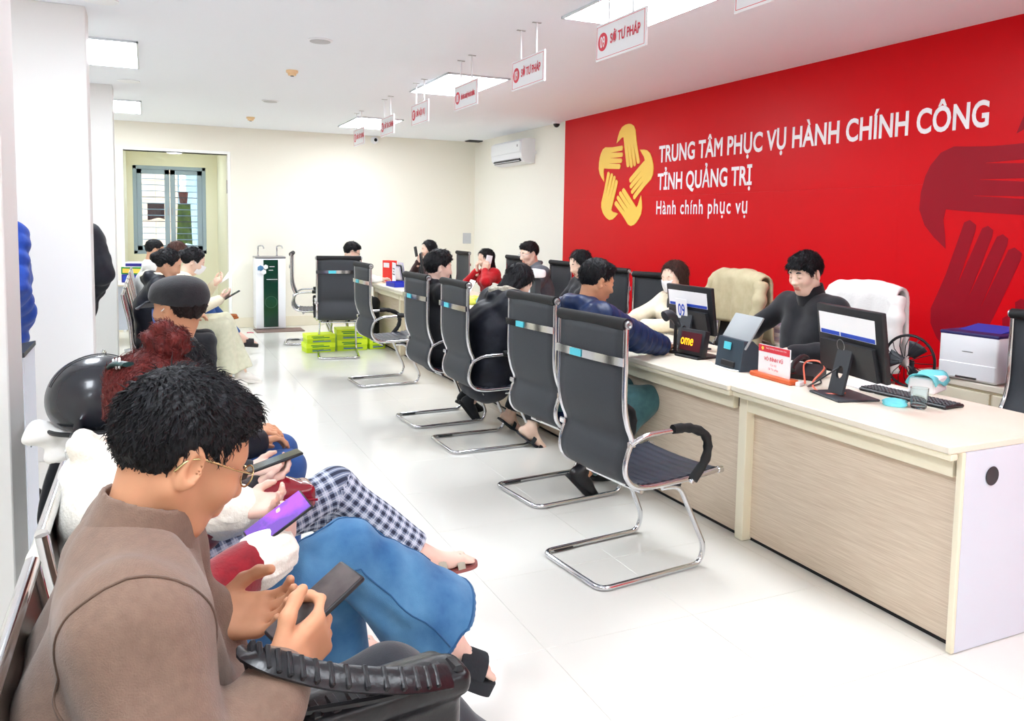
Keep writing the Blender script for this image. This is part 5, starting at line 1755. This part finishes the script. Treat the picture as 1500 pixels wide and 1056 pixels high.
C_MAROON = clothm('dark brown wool', (66, 40, 40), (54, 32, 34), 180, .3)
def denim(name, a, b):
    return mat('denim ' + name, a, .85, bump=(500, .35, .002), var=(9, b, .22), spec=.25, sheen=.1)
C_JEANS = denim('mid blue', (44, 92, 140), (92, 142, 182))
C_JEANS2 = denim('dark blue', (40, 72, 130), (52, 86, 146))
M_leather = mat('black leather', (24, 24, 28), .3, bump=(70, .35, .003))
M_brownl = mat('tan leather', (166, 92, 44), .3, bump=(70, .2, .002))
M_sand = mat('taupe strap', (176, 168, 152), .6)
M_darkfoam = mat('black foam sole', (36, 40, 46), .8, bump=(120, .4, .003))
M_whitefoam = mat('white foam clog', (238, 234, 228), .6)
def plaid_mat():
    m = bpy.data.materials.new('plaid flannel')
    m.use_nodes = True
    nt = m.node_tree; b = nt.nodes['Principled BSDF']
    b.inputs['Roughness'].default_value = .9
    at = nt.nodes.new('ShaderNodeAttribute'); at.attribute_name = 'limb'
    sx = nt.nodes.new('ShaderNodeSeparateXYZ'); nt.links.new(at.outputs['Vector'], sx.inputs[0])
    def math_(op, a, v=None, link_b=None):
        n = nt.nodes.new('ShaderNodeMath'); n.operation = op
        nt.links.new(a, n.inputs[0])
        if link_b is not None: nt.links.new(link_b, n.inputs[1])
        elif v is not None: n.inputs[1].default_value = v
        return n.outputs[0]
    bands = []
    for o in ('X', 'Y'):
        f = math_('FRACT', math_('MULTIPLY', sx.outputs[o], 1 / .034))
        wide = math_('LESS_THAN', f, .42)
        line = math_('LESS_THAN', math_('ABSOLUTE', math_('SUBTRACT', f, .73)), .06)
        bands.append((wide, line))
    s1 = math_('ADD', bands[0][0], link_b=bands[1][0])
    rp = nt.nodes.new('ShaderNodeValToRGB'); rp.color_ramp.interpolation = 'CONSTANT'
    e = rp.color_ramp.elements
    e[0].position = 0; e[0].color = lin((178, 186, 204)); e[1].position = .34; e[1].color = lin((116, 126, 150))
    e2 = e.new(.84); e2.color = lin((44, 50, 72))
    nt.links.new(math_('MULTIPLY', s1, .5), rp.inputs[0])
    mx = nt.nodes.new('ShaderNodeMix'); mx.data_type = 'RGBA'
    l1 = math_('MAXIMUM', bands[0][1], link_b=bands[1][1])
    nt.links.new(math_('MULTIPLY', l1, .5), mx.inputs[0])
    nt.links.new(rp.outputs[0], mx.inputs[6]); mx.inputs[7].default_value = lin((226, 230, 238))
    nt.links.new(mx.outputs[2], b.inputs['Base Color'])
    return m
C_PLAID = plaid_mat()
H_BROWN2 = hairmat('dark chestnut', (46, 28, 24), (72, 46, 38))

# ---------------------------------------------------------------- brown sweater man
r1, J1 = person('man in a brown knit sweater and thin glasses looking down at a phone', (0, 1.30, 0), 0, skin_m=SK_TAN, hair_m=H_BLACK, hair='short', g=1.02, pelvis_z=.565, lean=(-9, 6), head=(14, 27, 0), head_off=(-.006, 0, -.014),
    wr=(.165, -.150, .892), hr=((.74, .46, .34), (.15, -.95, -.25), .85), wl=(.085, .075, .885), hl=((.92, -.38, .10), (.0, .55, -.85), .45), poles=((-.15, -.75, -1), (-.1, .6, -1)),
    knees=((.43, -.13, .565), (.40, .11, .665)), ankles=((.45, -.13, .10), (.70, .02, .38)), toes=((1, -.1, -.1), (1, -.1, -.4)), top='sweater', top_m=C_BROWN, bulk=1.19, sleeve=1.12, belly=1.12, collar='high', legs_m=C_DGREY, leg=1.12, shoe='shoe', shoe_m=M_leather,
    h=.007, hh=.0034, seed=3, group=WAIT, wrinkle=.0048)
sw_ = [c for c in r1.children if c.name.startswith('sweater')][0]
C_SEAM = clothm('taupe seam', (104, 83, 71), (96, 76, 64), 420, .35)
for sh_, el_ in ((J1['shR'], J1['elR']), (J1['shL'], J1['elL'])):
    d_ = (el_ - sh_) / np.linalg.norm(el_ - sh_)
    out = A(0, -1 if sh_[1] < 0 else 1, 0)
    ax2 = d_ * .45 + out * .8; ax2 /= np.linalg.norm(ax2)
    e1 = np.cross(ax2, A(1, 0, 0)); e1 /= np.linalg.norm(e1); e2 = np.cross(ax2, e1)
    cc = sh_ + ax2 * .012
    surface_seam('seam', sw_, [cc + (e1 * math.cos(a) + e2 * math.sin(a)) * .13 for a in [2 * math.pi * k / 48 for k in range(48)]], C_SEAM, .0022)
glasses_on(r1, J1, mat('gold wire', (206, 190, 140), .25, metal=1.0))
def phone_n(loc, n, ey, *a, **k):
    n = Vector(n).normalized(); ey = Vector(ey); ey = (ey - n * ey.dot(n)).normalized()
    return phone(loc, ey.cross(n), ey, *a, **k)
SCR_DARK = mat('phone screen dim', (92, 84, 84), .15, var=(24, (60, 54, 56), .2))
SCR_PURP = mat('phone screen purple', (150, 80, 214), .15, emit=.35, var=(12, (60, 70, 110), .08))
phone_n((.226, 1.215, .955), (-.48, -.16, .86), (.80, .22, .52), 'phone with a grey screen held by the man in the brown sweater', M_blackp, SCR_DARK)
# ribbed collar trim, sweater seam
# black crocodile handbag on his lap
t = thing('handbag', 'black crocodile leather handbag with a wide ribbed strap on the lap', 'handbag', (.315, 1.18, .775), R_(8))
Sx = SDF(.008); Sx.box((0, 0, 0), (.135, .05, .062), .03, .01).box((0, -.03, .045), (.14, .035, .022), .015, .02)
sdf_obj('body', Sx, M_leather, t)
MB().tube(spl([(-.13, -.045, .072), (0, -.062, .064), (.13, -.045, .05)], 8), .006, 6).build('flap_edge', M_leather, t)
for x in (.0, .05):
    MB().lathe([(.006, 0), (.005, .004), (.001, .005)], 10, c=(x, -.06, .055), axis='y').build('stud', M_chrome, t)
for k in range(9):
    MB().box((-.125 + k * .029, -.058, .056), (-.103 + k * .029, -.015, .072), .006).build('scale', M_leather, t)
sp_ = spl([(.10, -.052, .06), (.02, -.075, .088), (-.09, -.072, .125), (-.165, -.06, .160), (-.20, -.02, .165), (-.19, .02, .12)], 8)
st = MB().tube(sp_, .021, 10, ry=.007, upv=(.3, -.6, .75)).build('strap', M_leather, t, 60)
for k in range(3, len(sp_) - 8, 2):
    MB().box(tuple(sp_[k] - Vector((.004, .019, .006))), tuple(sp_[k] + Vector((.004, .019, .009))), .002, Matrix.Rotation(R_(20), 3, 'Y') @ Matrix.Rotation(R_(30), 3, 'X')).build('rib', M_leather, st)

# ---------------------------------------------------------------- red haired woman in fleece coat
r2, J2 = person('woman with a wine-red hair bun in a cream fleece coat and wide blue jeans', (-.05, 1.96, 0), 0, skin_m=SK_PINK, hair_m=H_RED, hair='highbun', female=True, g=.95, pelvis_z=.525, lean=(-8, 4), head=(12, 26, 0), head_off=(.02, 0, 0),
    wr=(.305, -.105, .790), hr=((.55, .62, .45), (.5, -.7, -.4), .55), wl=(.245, .075, .840), hl=((.86, -.45, .12), (.1, .35, -.9), .5), poles=((-.2, -.8, -1), (-.2, .8, -1)),
    knees=((.50, .00, .715), (.49, .12, .58)), ankles=((.765, -.01, .445), (.46, .13, .11)), toes=((1, -.05, -.55), (1, 0, -.1)), top='coat', top_m=C_FLUFF, cuff_m=C_FLUFF, bulk=1.42, sleeve=.95, collar='stand', legs_m=C_JEANS, leg=1.18, flare=2.35,
    shoe='flipflop', shoe_m=M_darkfoam, h=.008, hh=.0045, seed=5, group=WAIT, wrinkle=.006)
def recolour(root, pname, J, m2, frac=.45):
    """lower sleeves take the second cloth"""
    o = [c for c in root.children if c.name.split('.')[0] == pname][0]
    me = o.data
    me.materials.append(m2)
    n = len(me.vertices); V = np.zeros(n * 3, np.float32); me.vertices.foreach_get('co', V); V = V.reshape(-1, 3)
    sel = np.zeros(n, bool)
    for s_, e_, w_ in ((J['shR'], J['elR'], J['wr']), (J['shL'], J['elL'], J['wl'])):
        a = s_ + (e_ - s_) * frac
        for p, q in ((a, e_), (e_, w_)):
            d = q - p; t_ = np.clip((V - p) @ d / (d @ d), 0, 1)
            sel |= (np.linalg.norm(V - p - t_[:, None] * d, axis=1) < .088) & (((V - a) @ (e_ - s_)) > 0) if p is a else (np.linalg.norm(V - p - t_[:, None] * d, axis=1) < .082)
    Lv = np.zeros(len(me.loops), np.int32); me.loops.foreach_get('vertex_index', Lv)
    fs = sel[Lv].reshape(-1, 4).mean(1) > .6
    me.polygons.foreach_set('material_index', fs.astype(np.int32))
recolour(r2, 'coat', J2, C_REDV, .35)
tr2 = [c for c in r2.children if c.name.startswith('trousers')][0]
C_SEAMD = denim('seam', (40, 82, 124), (52, 96, 138))
for sd in (-.16, .02):
    hp, kn, an = J2['pv'] + A(0, -.06, .02), J2['knR'], J2['anR']
    up_ = .0 if sd < 0 else .16
    pts = [p + A(0, sd, up_) for p in [hp + (kn - hp) * k / 14 for k in range(3, 15)] + [kn + (an - kn) * k / 12 for k in range(1, 11)]]
    surface_seam('seam', tr2, pts, C_SEAMD, .0022, closed=False)
ring = [J2['knR'] + (J2['anR'] - J2['knR']) * .86 + A(.18 * math.cos(a) * .6, .18 * math.sin(a), .18 * math.cos(a) * .6) for a in [2 * math.pi * k / 40 for k in range(40)]]
surface_seam('hem', tr2, ring, C_SEAMD, .003)
M_clip = mat('dark green clip', (16, 66, 66), .3)
hc, HR, g_ = J2['hc'], J2['HR'], J2['g']
T2 = lambda *q: tuple(hc + HR @ A(*q) * g_)
clip = MB().tube(spl([T2(-.135, .03, .055), T2(-.140, -.02, .075), T2(-.125, -.06, .085)], 5), .016, 8, ry=.006).build('hair_clip', M_clip, r2, 60)
for k in range(3):
    MB().box(tuple(Vector(T2(-.140, .005 - k * .025, .068 + k * .006)) - Vector((.004, .005, .012))), tuple(Vector(T2(-.144, .005 - k * .025, .068 + k * .006)) + Vector((.004, .005, .012))), .002).build('stripe', M_paper, clip)
phone_n((.262, 1.855, .862), (-.45, -.35, .80), (.75, .05, .55), 'phone with a purple screen held by the woman in fleece', M_blackp, SCR_PURP)

# ---------------------------------------------------------------- plaid trousers
r3, J3 = person('person in a black top and blue plaid trousers looking at a phone', (.10, 2.60, 0), 0, skin_m=SK_PINK, hair_m=H_BLACK, hair='half', female=True, g=.93, pelvis_z=.525, lean=(-28, -2), head=(5, 46, 0), wr=(.19, -.10, .735), hr=((.95, .2, .25), (.2, -.4, -.9), .45), wl=(.19, .06, .735), hl=((.95, -.25, .1), (0, .4, -.9), .5),
    poles=((-.5, -.8, -.6), (-.5, .8, -.6)), knees=((.455, .01, .665), (.47, .12, .57)), ankles=((.755, -.02, .395), (.47, .12, .10)), toes=((1, -.03, .12), (1, 0, -.1)), top='sweater', top_m=C_BLACK, bulk=1.05, legs_m=C_PLAID, leg=1.0, flare=1.25, shoe='sandal', shoe_m=mat('brick sole', (150, 84, 80), .6), shoe_m2=M_sand, h=.0085, hh=.005, seed=8, plaid=True, group=WAIT)
phone_n((.345, 2.535, .800), (-.25, .1, .95), (1, .05, .1), 'large phone in a black case above the red handbag', M_blackp, M_blackg, w=.085, l=.175)
t = thing('handbag', 'glossy wine-red patent handbag on the plaid lap', 'handbag', (.375, 2.50, .695), R_(5))
Sx = SDF(.008); Sx.box((0, 0, 0), (.085, .055, .040), .02, .02).ell((-.02, 0, .02), (.07, .055, .045), .02)
M_patent = mat('wine patent leather', (134, 14, 34), .12, coat=.6)
sdf_obj('body', Sx, M_patent, t)
MB().tube(spl([(-.085, -.058, .012), (0, -.064, .006), (.085, -.058, -.006)], 6), .004, 6).build('flap_edge', M_patent, t)
MB().box((-.02, -.066, -.004), (.02, -.058, .012), .003).build('clasp', M_chrome, t)

# ---------------------------------------------------------------- cap man
r4, J4 = person('man in a black coat and dark flat cap turned away, blue mask strap', (.07, 3.38, 0), 0, skin_m=SK_TAN, hair_m=H_DARK, hair='crew', g=1.0, lean=(-4, 8), head=(138, 2, 0), head_off=(.045, .0, .0), wr=(.30, -.10, .66), wl=(.30, .10, .66), top='coat', top_m=C_BLACKN, bulk=1.42, sleeve=1.2, collar='stand',
    knees=((.43, -.12, .555), (.43, .13, .555)), ankles=((.42, -.12, .1), (.42, .13, .1)), legs_m=C_JEANS2, shoe_m=M_leather, h=.010, hh=.005, seed=11, group=WAIT)
mask_on(r4, J4, mat('blue mask', (90, 130, 214), .7), M_paper)
hc, HR, g_ = J4['hc'], J4['HR'], J4['g']
Sx = SDF(.006); Sx.fr(HR, hc)
Sx.ell((-.014, 0, .050), (.114, .094, .078), .02).ell((.0, 0, .085), (.104, .088, .040), .03).ell((.05, 0, .05), (.06, .078, .045), .03)
Sx.box((0, 0, -.105), (.3, .3, .125), .005, .006, 's', R=ry_(-.12))
cap = sdf_obj('flat_cap', Sx, clothm('cap wool', (38, 38, 42), (48, 48, 52), 200, .4), r4)
vis = MB().grid(12, 6, lambda u, v: tuple(hc + HR @ A(.070 + (.03 + .085 * v) * math.cos((u - .5) * 1.9), math.sin((u - .5) * 2.4) * (.084 - .012 * v), .030 - .030 * v)), .006).build('visor', clothm('cap visor', (84, 88, 98), (74, 78, 88), 200, .3), cap, 180)

# ---------------------------------------------------------------- motorbike helmet, white cloth and black strap hung behind the bench
t = thing('motorbike_helmet', 'glossy black open-face motorbike helmet hung on the bench back', 'helmet', (-.145, 2.62, 1.02), R_(25))
Sx = SDF(.007); Sx.ell((0, 0, .01), (.135, .118, .118), .01).ell((0, 0, -.01), (.130, .115, .105), .02)
Sx.ell((0, 0, 0), (.118, .101, .1), .004, 's').box((0, 0, -.18), (.3, .3, .10), .005, .01, 's').ell((.15, 0, -.06), (.09, .10, .065), .02, 's')
sdf_obj('shell', Sx, mat('helmet satin black', (34, 38, 46), .24, coat=.3), t)
MB().tube([(.134 * math.cos(a) * .985, .117 * math.sin(a) * .985, -.078) for a in [math.pi * .22 + k * (math.pi * 1.56) / 24 for k in range(25)]], .007, 8).build('rim', M_blackp, t)
MB().tube(spl([(.05, -.10, -.07), (.04, -.06, -.14), (.03, .0, -.165), (.04, .06, -.14), (.05, .10, -.07)], 6), .012, 8, ry=.003).build('chin_strap', C_BLACK, t)
MB().tube([(0.137 * math.cos(a), 0, .012 + .119 * math.sin(a)) for a in [.3 + k * 2.5 / 20 for k in range(21)]], .0018, 5).build('seam_line', M_dark, t)
t = thing('white_bag', 'crumpled white cloth bag under the black helmet', 'bag', (-.225, 2.60, .885))
Sx = SDF(.008); Sx.path([A(-.07, 0, .05), A(-.03, .0, .03), A(.03, 0, .015), (A(.09, .02, .02))], [.034, .044, .042, .034], .03); Sx.disp.append(wrinkles(.015, 40, 4))
sdf_obj('cloth', Sx, C_WHITE, t)
MB().tube(spl([(-.02, -.02, -.02), (-.05, -.03, -.10), (-.07, -.03, -.19), (-.065, -.03, -.24)], 6), [.016 - .0007 * k for k in range(19)], 8).build('black_tassel', C_BLACK, t, 60)

# ---------------------------------------------------------------- further waiting people
r5, J5 = person('woman with a dark low bun in a black jacket over cream hood', (.02, 7.20, 0), 0, skin_m=SK_MID, hair_m=H_BLACK, hair='bun', female=True, lean=(2, 14), head=(-8, 24, 0), wr=(.30, -.08, .74), wl=(.30, .08, .74), top='jacket', top_m=C_BLACKN, bulk=1.2, collar='hood', legs_m=C_BLACK, shoe_m=M_leather, h=.013, hh=.007, seed=21, group=WAIT)
Sx = SDF(.011); Sx.path([J5['nk'] + A(-.01, -.085, .03), J5['nk'] + A(-.095, -.06, .035), J5['nk'] + A(-.115, 0, .03), J5['nk'] + A(-.095, .06, .035), J5['nk'] + A(-.01, .085, .03)], .034, .03)
sdf_obj('hood', Sx, C_CREAM, r5)
r6, J6 = person('masked woman with hair clip holding a white paper, pale sage trousers', (.20, 7.90, 0), 0, skin_m=SK_FAIR, hair_m=H_BLACK, hair='clipbun', female=True, lean=(6, 20), head=(0, 26, 0), wr=(.40, -.10, .82), hr=((.8, .1, .5), (0, -.5, -.8), .5), wl=(.36, .10, .95), hl=((.7, -.3, .6), (.2, .4, -.8), .5), top='sweater', top_m=C_CREAM, bulk=1.1,
    knees=((.42, -.08, .56), (.44, .04, .60)), ankles=((.46, -.10, .10), (.60, -.02, .12)), legs_m=C_SAGE, leg=1.15, flare=1.7, shoe='shoe', shoe_m=M_whitefoam, shoe_m2=M_whitefoam, h=.013, hh=.007, seed=22, group=WAIT)
mask_on(r6, J6, mat('white mask', (238, 240, 244), .7))
tag(MB().box((-.105, -.1485, 0), (.105, .1485, .0015), 0, Matrix.Rotation(R_(-52), 3, 'Y') @ Matrix.Rotation(R_(20), 3, 'Z')).build('paper_sheet', M_paper, None, None, (.70, 7.92, 1.06)), 'white paper sheet held up by the masked waiting woman', 'paper')
phone_n((.70, 7.77, .862), (-.5, 0, .85), (.8, 0, .5), 'dark phone held low by the masked waiting woman', M_blackp, M_blackg)
M_slides = mat('black platform sandal', (28, 26, 30), .6)
r7, J7 = person('woman with chestnut hair in blue jeans and black platform sandals', (.16, 9.60, 0), 0, skin_m=SK_PINK, hair_m=H_BROWN, hair='half', female=True, lean=(4, 14), head=(10, 24, 0), wr=(.32, -.08, .74), wl=(.32, .08, .74), top='shirt', top_m=C_WHITE, bulk=1.08, knees=((.42, -.06, .58), (.44, .10, .60)), ankles=((.62, -.08, .17), (.80, .06, .20)), toes=((1, -.05, -.15), (1, .05, -.1)), legs_m=C_JEANS2, shoe='flipflop', shoe_m=M_slides, h=.014, hh=.008, seed=23, group=WAIT)
for dx, dy in ((.0, 0), (.03, .02), (.05, -.015)):
    tf = MB().lathe([(.016, 0), (.012, .008), (.002, .01)], 8, c=(J7['anL'][0] + .08 + dx, J7['anL'][1] + dy, J7['anL'][2] + .045))
    tf.build('flower_trim', mat('pink flower', (196, 84, 110), .6), r7)
r8, J8 = person('man with cropped black hair in white shirt, grey trousers and tan loafers', (-.02, 10.18, 0), 0, skin_m=SK_MID, hair_m=H_BLACK, hair='crew', lean=(0, 10), head=(5, 14, 0), wr=(.32, -.08, .74), wl=(.32, .08, .74), top='shirt', top_m=C_WHITE, knees=((.43, .0, .66), (.42, .12, .56)), ankles=((.80, .02, .42), (.46, .12, .1)), toes=((1, 0, .15), (1, 0, -.1)), legs_m=C_LGREY, shoe_m=M_brownl, shoe_m2=M_brownl, h=.014, hh=.008, seed=24, group=WAIT)

# standing people by the pillars
rB, JB = person('standing person in a royal blue puffer jacket half hidden by the first pillar', (-.78, 5.02, 0), 30, skin_m=SK_MID, hair_m=H_BLACK, hair='short', pelvis_z=.99, lean=(0, 3), head=(60, 5, 0), wr=(.10, -.15, 1.02), wl=(.10, .15, 1.02), poles=((-.6, -.9, -.3), (-.6, .9, -.3)), hr='none', hl='none', knees=((.03, -.09, .50), (.03, .09, .50)), ankles=((0, -.1, .09), (0, .1, .09)), toes=((1, 0, -.02), (1, 0, -.02)),
    top='puffer', top_m=C_BLUE, bulk=1.42, sleeve=1.3, puff=(.085, .014), legs_m=C_BLACK, shoe_m=M_leather, h=.013, hh=.008, seed=31, group='standing people by the pillars', standing=True, collar='hood')
rK, JK = person('standing person in a shiny black jacket behind the second pillar', (-.555, 6.62, 0), 60, skin_m=SK_MID, hair_m=H_BLACK, hair='short', pelvis_z=.96, lean=(0, 2), head=(40, 5, 0), wr=(.10, -.15, 1.0), wl=(.10, .15, 1.0), poles=((-.6, -.9, -.3), (-.6, .9, -.3)), hr='none', hl='none', knees=((.03, -.09, .50), (.03, .09, .50)), ankles=((0, -.1, .09), (0, .1, .09)), toes=((1, 0, -.02), (1, 0, -.02)),
    top='jacket', top_m=C_BLACKN, bulk=1.38, sleeve=1.25, legs_m=C_BLACK, shoe_m=M_leather, h=.013, hh=.008, seed=32, group='standing people by the pillars', standing=True, wrinkle=.006)

# ---------------------------------------------------------------- visitors at the counter
rN, JN = person('visitor in a navy puffer jacket and teal trousers leaning on the counter', (2.20, 4.02, 0), 0, skin_m=SK_TAN, hair_m=H_BLACK, hair='short', g=1.07, pelvis_z=.565, lean=(6, 20), head=(-4, 16, 0), wr=(.60, -.06, .84), hr=((.8, .55, .05), (.2, -.3, .9), .5), wl=(.60, .20, .84), hl=((.9, -.4, .05), (0, .2, .95), .5), poles=((-.2, -.9, -.5), (-.2, .9, -.5)),
    knees=((.47, -.13, .535), (.45, .12, .54)), ankles=((.06, -.12, .14), (.30, .10, .10)), toes=((.7, -.1, -.75), (1, 0, -.1)), top='puffer', top_m=C_NAVY, bulk=1.25, sleeve=1.22, puff=(.062, .011), collar='hood', legs_m=C_TEAL, leg=1.08, shoe_m=M_leather, h=.009, hh=.005, seed=41, group=VIS)
rC, JC = person('visitor in a long black padded coat bowed over the counter', (2.16, 5.17, 0), 0, skin_m=SK_FAIR, hair_m=H_BLACK, hair='half', female=True, g=1.02, pelvis_z=.55, lean=(10, 30), head=(0, 40, 0), wr=(.56, -.10, .84), hr=((.9, .3, .0), (0, -.2, 1), .5), wl=(.56, .15, .84), hl=((.9, -.3, .0), (0, .2, 1), .5), poles=((-.2, -.9, -.6), (-.2, .9, -.6)),
    knees=((.42, -.11, .54), (.42, .12, .54)), ankles=((.26, -.22, .13), (.30, .22, .13)), toes=((.75, -.25, -.6), (.75, .1, -.6)), top='coat', top_m=C_BLACKN, bulk=1.52, sleeve=1.35, puff=(.16, .008), collar='hood', legs_m=C_BLACK, leg=1.15, shoe='sandal', shoe_m=M_darkfoam, shoe_m2=M_darkfoam, h=.010, hh=.006, seed=42, group=VIS, cover=1.6)
Sx = SDF(.010); Sx.path([JC['nk'] + A(.03, -.11, .04), JC['nk'] + A(-.06, -.10, .07), JC['nk'] + A(-.12, 0, .06), JC['nk'] + A(-.06, .10, .07), JC['nk'] + A(.03, .11, .04)], .028, .02); Sx.disp.append(wrinkles(.006, 110, 5))
sdf_obj('fur_trim', Sx, clothm('grey beige fur', (206, 200, 184), (150, 142, 128), 90, .9, vs_=60), rC)
rU, JU = person('visitor with thick curly black hair in a dark jacket at the counter', (2.075, 5.97, 0), 0, skin_m=SK_PINK, hair_m=H_BLACK, hair='curly', g=1.02, pelvis_z=.55, lean=(-4, 2), head=(-4, 8, 0), head_off=(-.02, 0, 0), wr=(.42, -.14, .78), wl=(.42, .16, .78), knees=((.45, -.12, .54), (.45, .12, .54)), ankles=((.26, -.12, .14), (.30, .10, .14)), toes=((.6, -.1, -.8), (.8, 0, -.4)),
    top='jacket', top_m=C_BLACK, bulk=1.12, collar='stand', legs_m=C_BLACK, shoe_m=clothm('sneaker black', (40, 42, 46)), shoe_m2=M_rubber, h=.011, hh=.006, seed=43, group=VIS)
rW, JW = person('visitor in a white shirt and glasses reading at the far desk', (2.18, 10.03, 0), 0, skin_m=SK_FAIR, hair_m=H_BLACK, hair='short', lean=(8, 16), head=(-6, 22, 0), wr=(.50, -.14, .83), wl=(.50, .15, .83), poles=((-.2, -.9, -.5), (-.2, .9, -.5)), top='shirt', top_m=C_WHITE, legs_m=C_BLACK, shoe_m=M_leather, h=.013, hh=.007, seed=44, group=VIS)
glasses_on(rW, JW, mat('brown frame', (90, 60, 40), .4), lens=False)
t = thing('stool', 'low black stool under the white shirt visitor', 'stool', (2.18, 10.03, 0))
MB().lathe([(.17, .40), (.18, .42), (.17, .455), (.05, .46)], 24).build('seat', M_leath, t)
for k in range(4):
    a = k * math.pi / 2 + .5
    MB().tube([(.12 * math.cos(a), .12 * math.sin(a), .405), (.17 * math.cos(a), .17 * math.sin(a), 0)], .011, 8).build('leg', M_chrome, t)

# ---------------------------------------------------------------- officers
rO1, JO1 = person('young officer in a black turtleneck reading papers at the counter', (3.72, 3.66, 0), 180, skin_m=SK_FAIR, hair_m=H_BLACK, hair='fringe', g=1.08, pelvis_z=.60, lean=(2, 8), head=(4, 16, 0), wr=(.36, -.30, .84), hr=((.9, .3, -.05), (.1, -.2, 1), .5), wl=(.34, .16, .84), hl=((.9, -.5, -.05), (0, .2, 1), .5), poles=((-.3, -.9, -.4), (-.3, .9, -.4)),
    top='sweater', top_m=C_BLACK, bulk=1.06, collar='high', legs_m=C_BLACK, shoe_m=M_leather, h=.009, hh=.0042, seed=51, group=OFF)
rO2, JO2 = person('masked woman officer in a cream jacket over a black top', (3.72, 4.98, 0), 180, skin_m=SK_FAIR, hair_m=H_BROWN2, hair='half', female=True, g=1.0, pelvis_z=.54, lean=(4, 12), head=(14, 12, 0), wr=(.50, -.06, .84), hr=((.9, .2, -.05), (.1, -.2, 1), .5), wl=(.48, .16, .84), hl=((.9, -.4, -.05), (0, .2, 1), .5), poles=((-.3, -.9, -.4), (-.3, .9, -.4)),
    top='jacket', top_m=C_CREAM, bulk=1.08, legs_m=C_BLACK, shoe_m=M_leather, h=.010, hh=.005, seed=52, group=OFF)
mask_on(rO2, JO2, mat('white mask', (238, 240, 244), .7))
Sx = SDF(.009); Sx.cone(JO2['ch'] + A(.055, 0, -.10), JO2['nk'] + A(.035, 0, -.045), .082, .046, k=.02)
sdf_obj('inner_top', Sx, C_BLACK, rO2)
rO3, JO3 = person('dark haired officer in black behind the navy jacket visitor', (3.74, 6.42, 0), 180, skin_m=SK_FAIR, hair_m=H_BLACK, hair='half', female=True, g=1.02, pelvis_z=.56, lean=(4, 12), head=(0, 20, 0), wr=(.44, -.12, .84), wl=(.44, .12, .84), top='sweater', top_m=C_BLACK, legs_m=C_BLACK, shoe_m=M_leather, h=.013, hh=.007, seed=53, group=OFF)
rO4, JO4 = person('officer in glasses and a grey jacket over a dark collar', (3.84, 7.72, 0), 180, skin_m=SK_FAIR, hair_m=H_BLACK, hair='short', g=1.06, pelvis_z=.575, lean=(4, 12), head=(4, 14, 0), wr=(.46, -.12, .84), wl=(.46, .12, .84), top='jacket', top_m=C_GREY, bulk=1.14, collar='stand', legs_m=C_BLACK, shoe_m=M_leather, h=.012, hh=.006, seed=54, group=OFF)
glasses_on(rO4, JO4, mat('silver wire', (190, 190, 196), .3, metal=1.0), lens=False)
rO5, JO5 = person('woman officer in a red sweater holding a phone to her ear', (3.88, 9.02, 0), 180, skin_m=SK_FAIR, hair_m=H_BLACK, hair='bob', female=True, g=.95, pelvis_z=.53, lean=(6, 14), head=(8, 14, 0), wr=(.20, -.10, .98), hr=((.1, .1, 1), (.9, -.3, 0), .5), wl=(.19, .13, 1.00), hl=((-.2, .05, 1), (.3, .9, 0), .6), poles=((-.2, -.9, -.8), (-.2, .9, -.8)),
    top='sweater', top_m=C_RED, bulk=1.1, legs_m=C_BLACK, shoe_m=M_leather, h=.012, hh=.006, seed=55, group=OFF)
phone_n((3.75, 8.92, 1.10), (.3, 1, .1), (.2, 0, 1), 'white phone at the ear of the red sweater woman', M_white, M_blackg)
rO6, JO6 = person('woman officer with long black hair raising a hand to her mouth', (3.66, 10.55, 0), 180, skin_m=SK_FAIR, hair_m=H_BLACK, hair='long', female=True, g=1.0, pelvis_z=.56, lean=(6, 14), head=(0, 8, 0), wr=(.26, -.04, 1.02), hr=((-.1, .2, 1), (.9, .1, 0), .7), wl=(.40, .14, .84), poles=((-.2, -.9, -.8), (-.2, .9, -.4)), top='coat', top_m=C_MAROON, bulk=1.12, collar='stand', legs_m=C_BLACK, shoe_m=M_leather, h=.013, hh=.007, seed=56, group=OFF)
phone_n((3.36, 10.58, 1.16), (1, .2, .1), (0, .2, 1), 'black phone held near the mouth of the long haired officer', M_blackp, M_blackg, l=.14)
place_chair(3.86, 10.6, 180, 'officer chair under the long black haired woman officer')
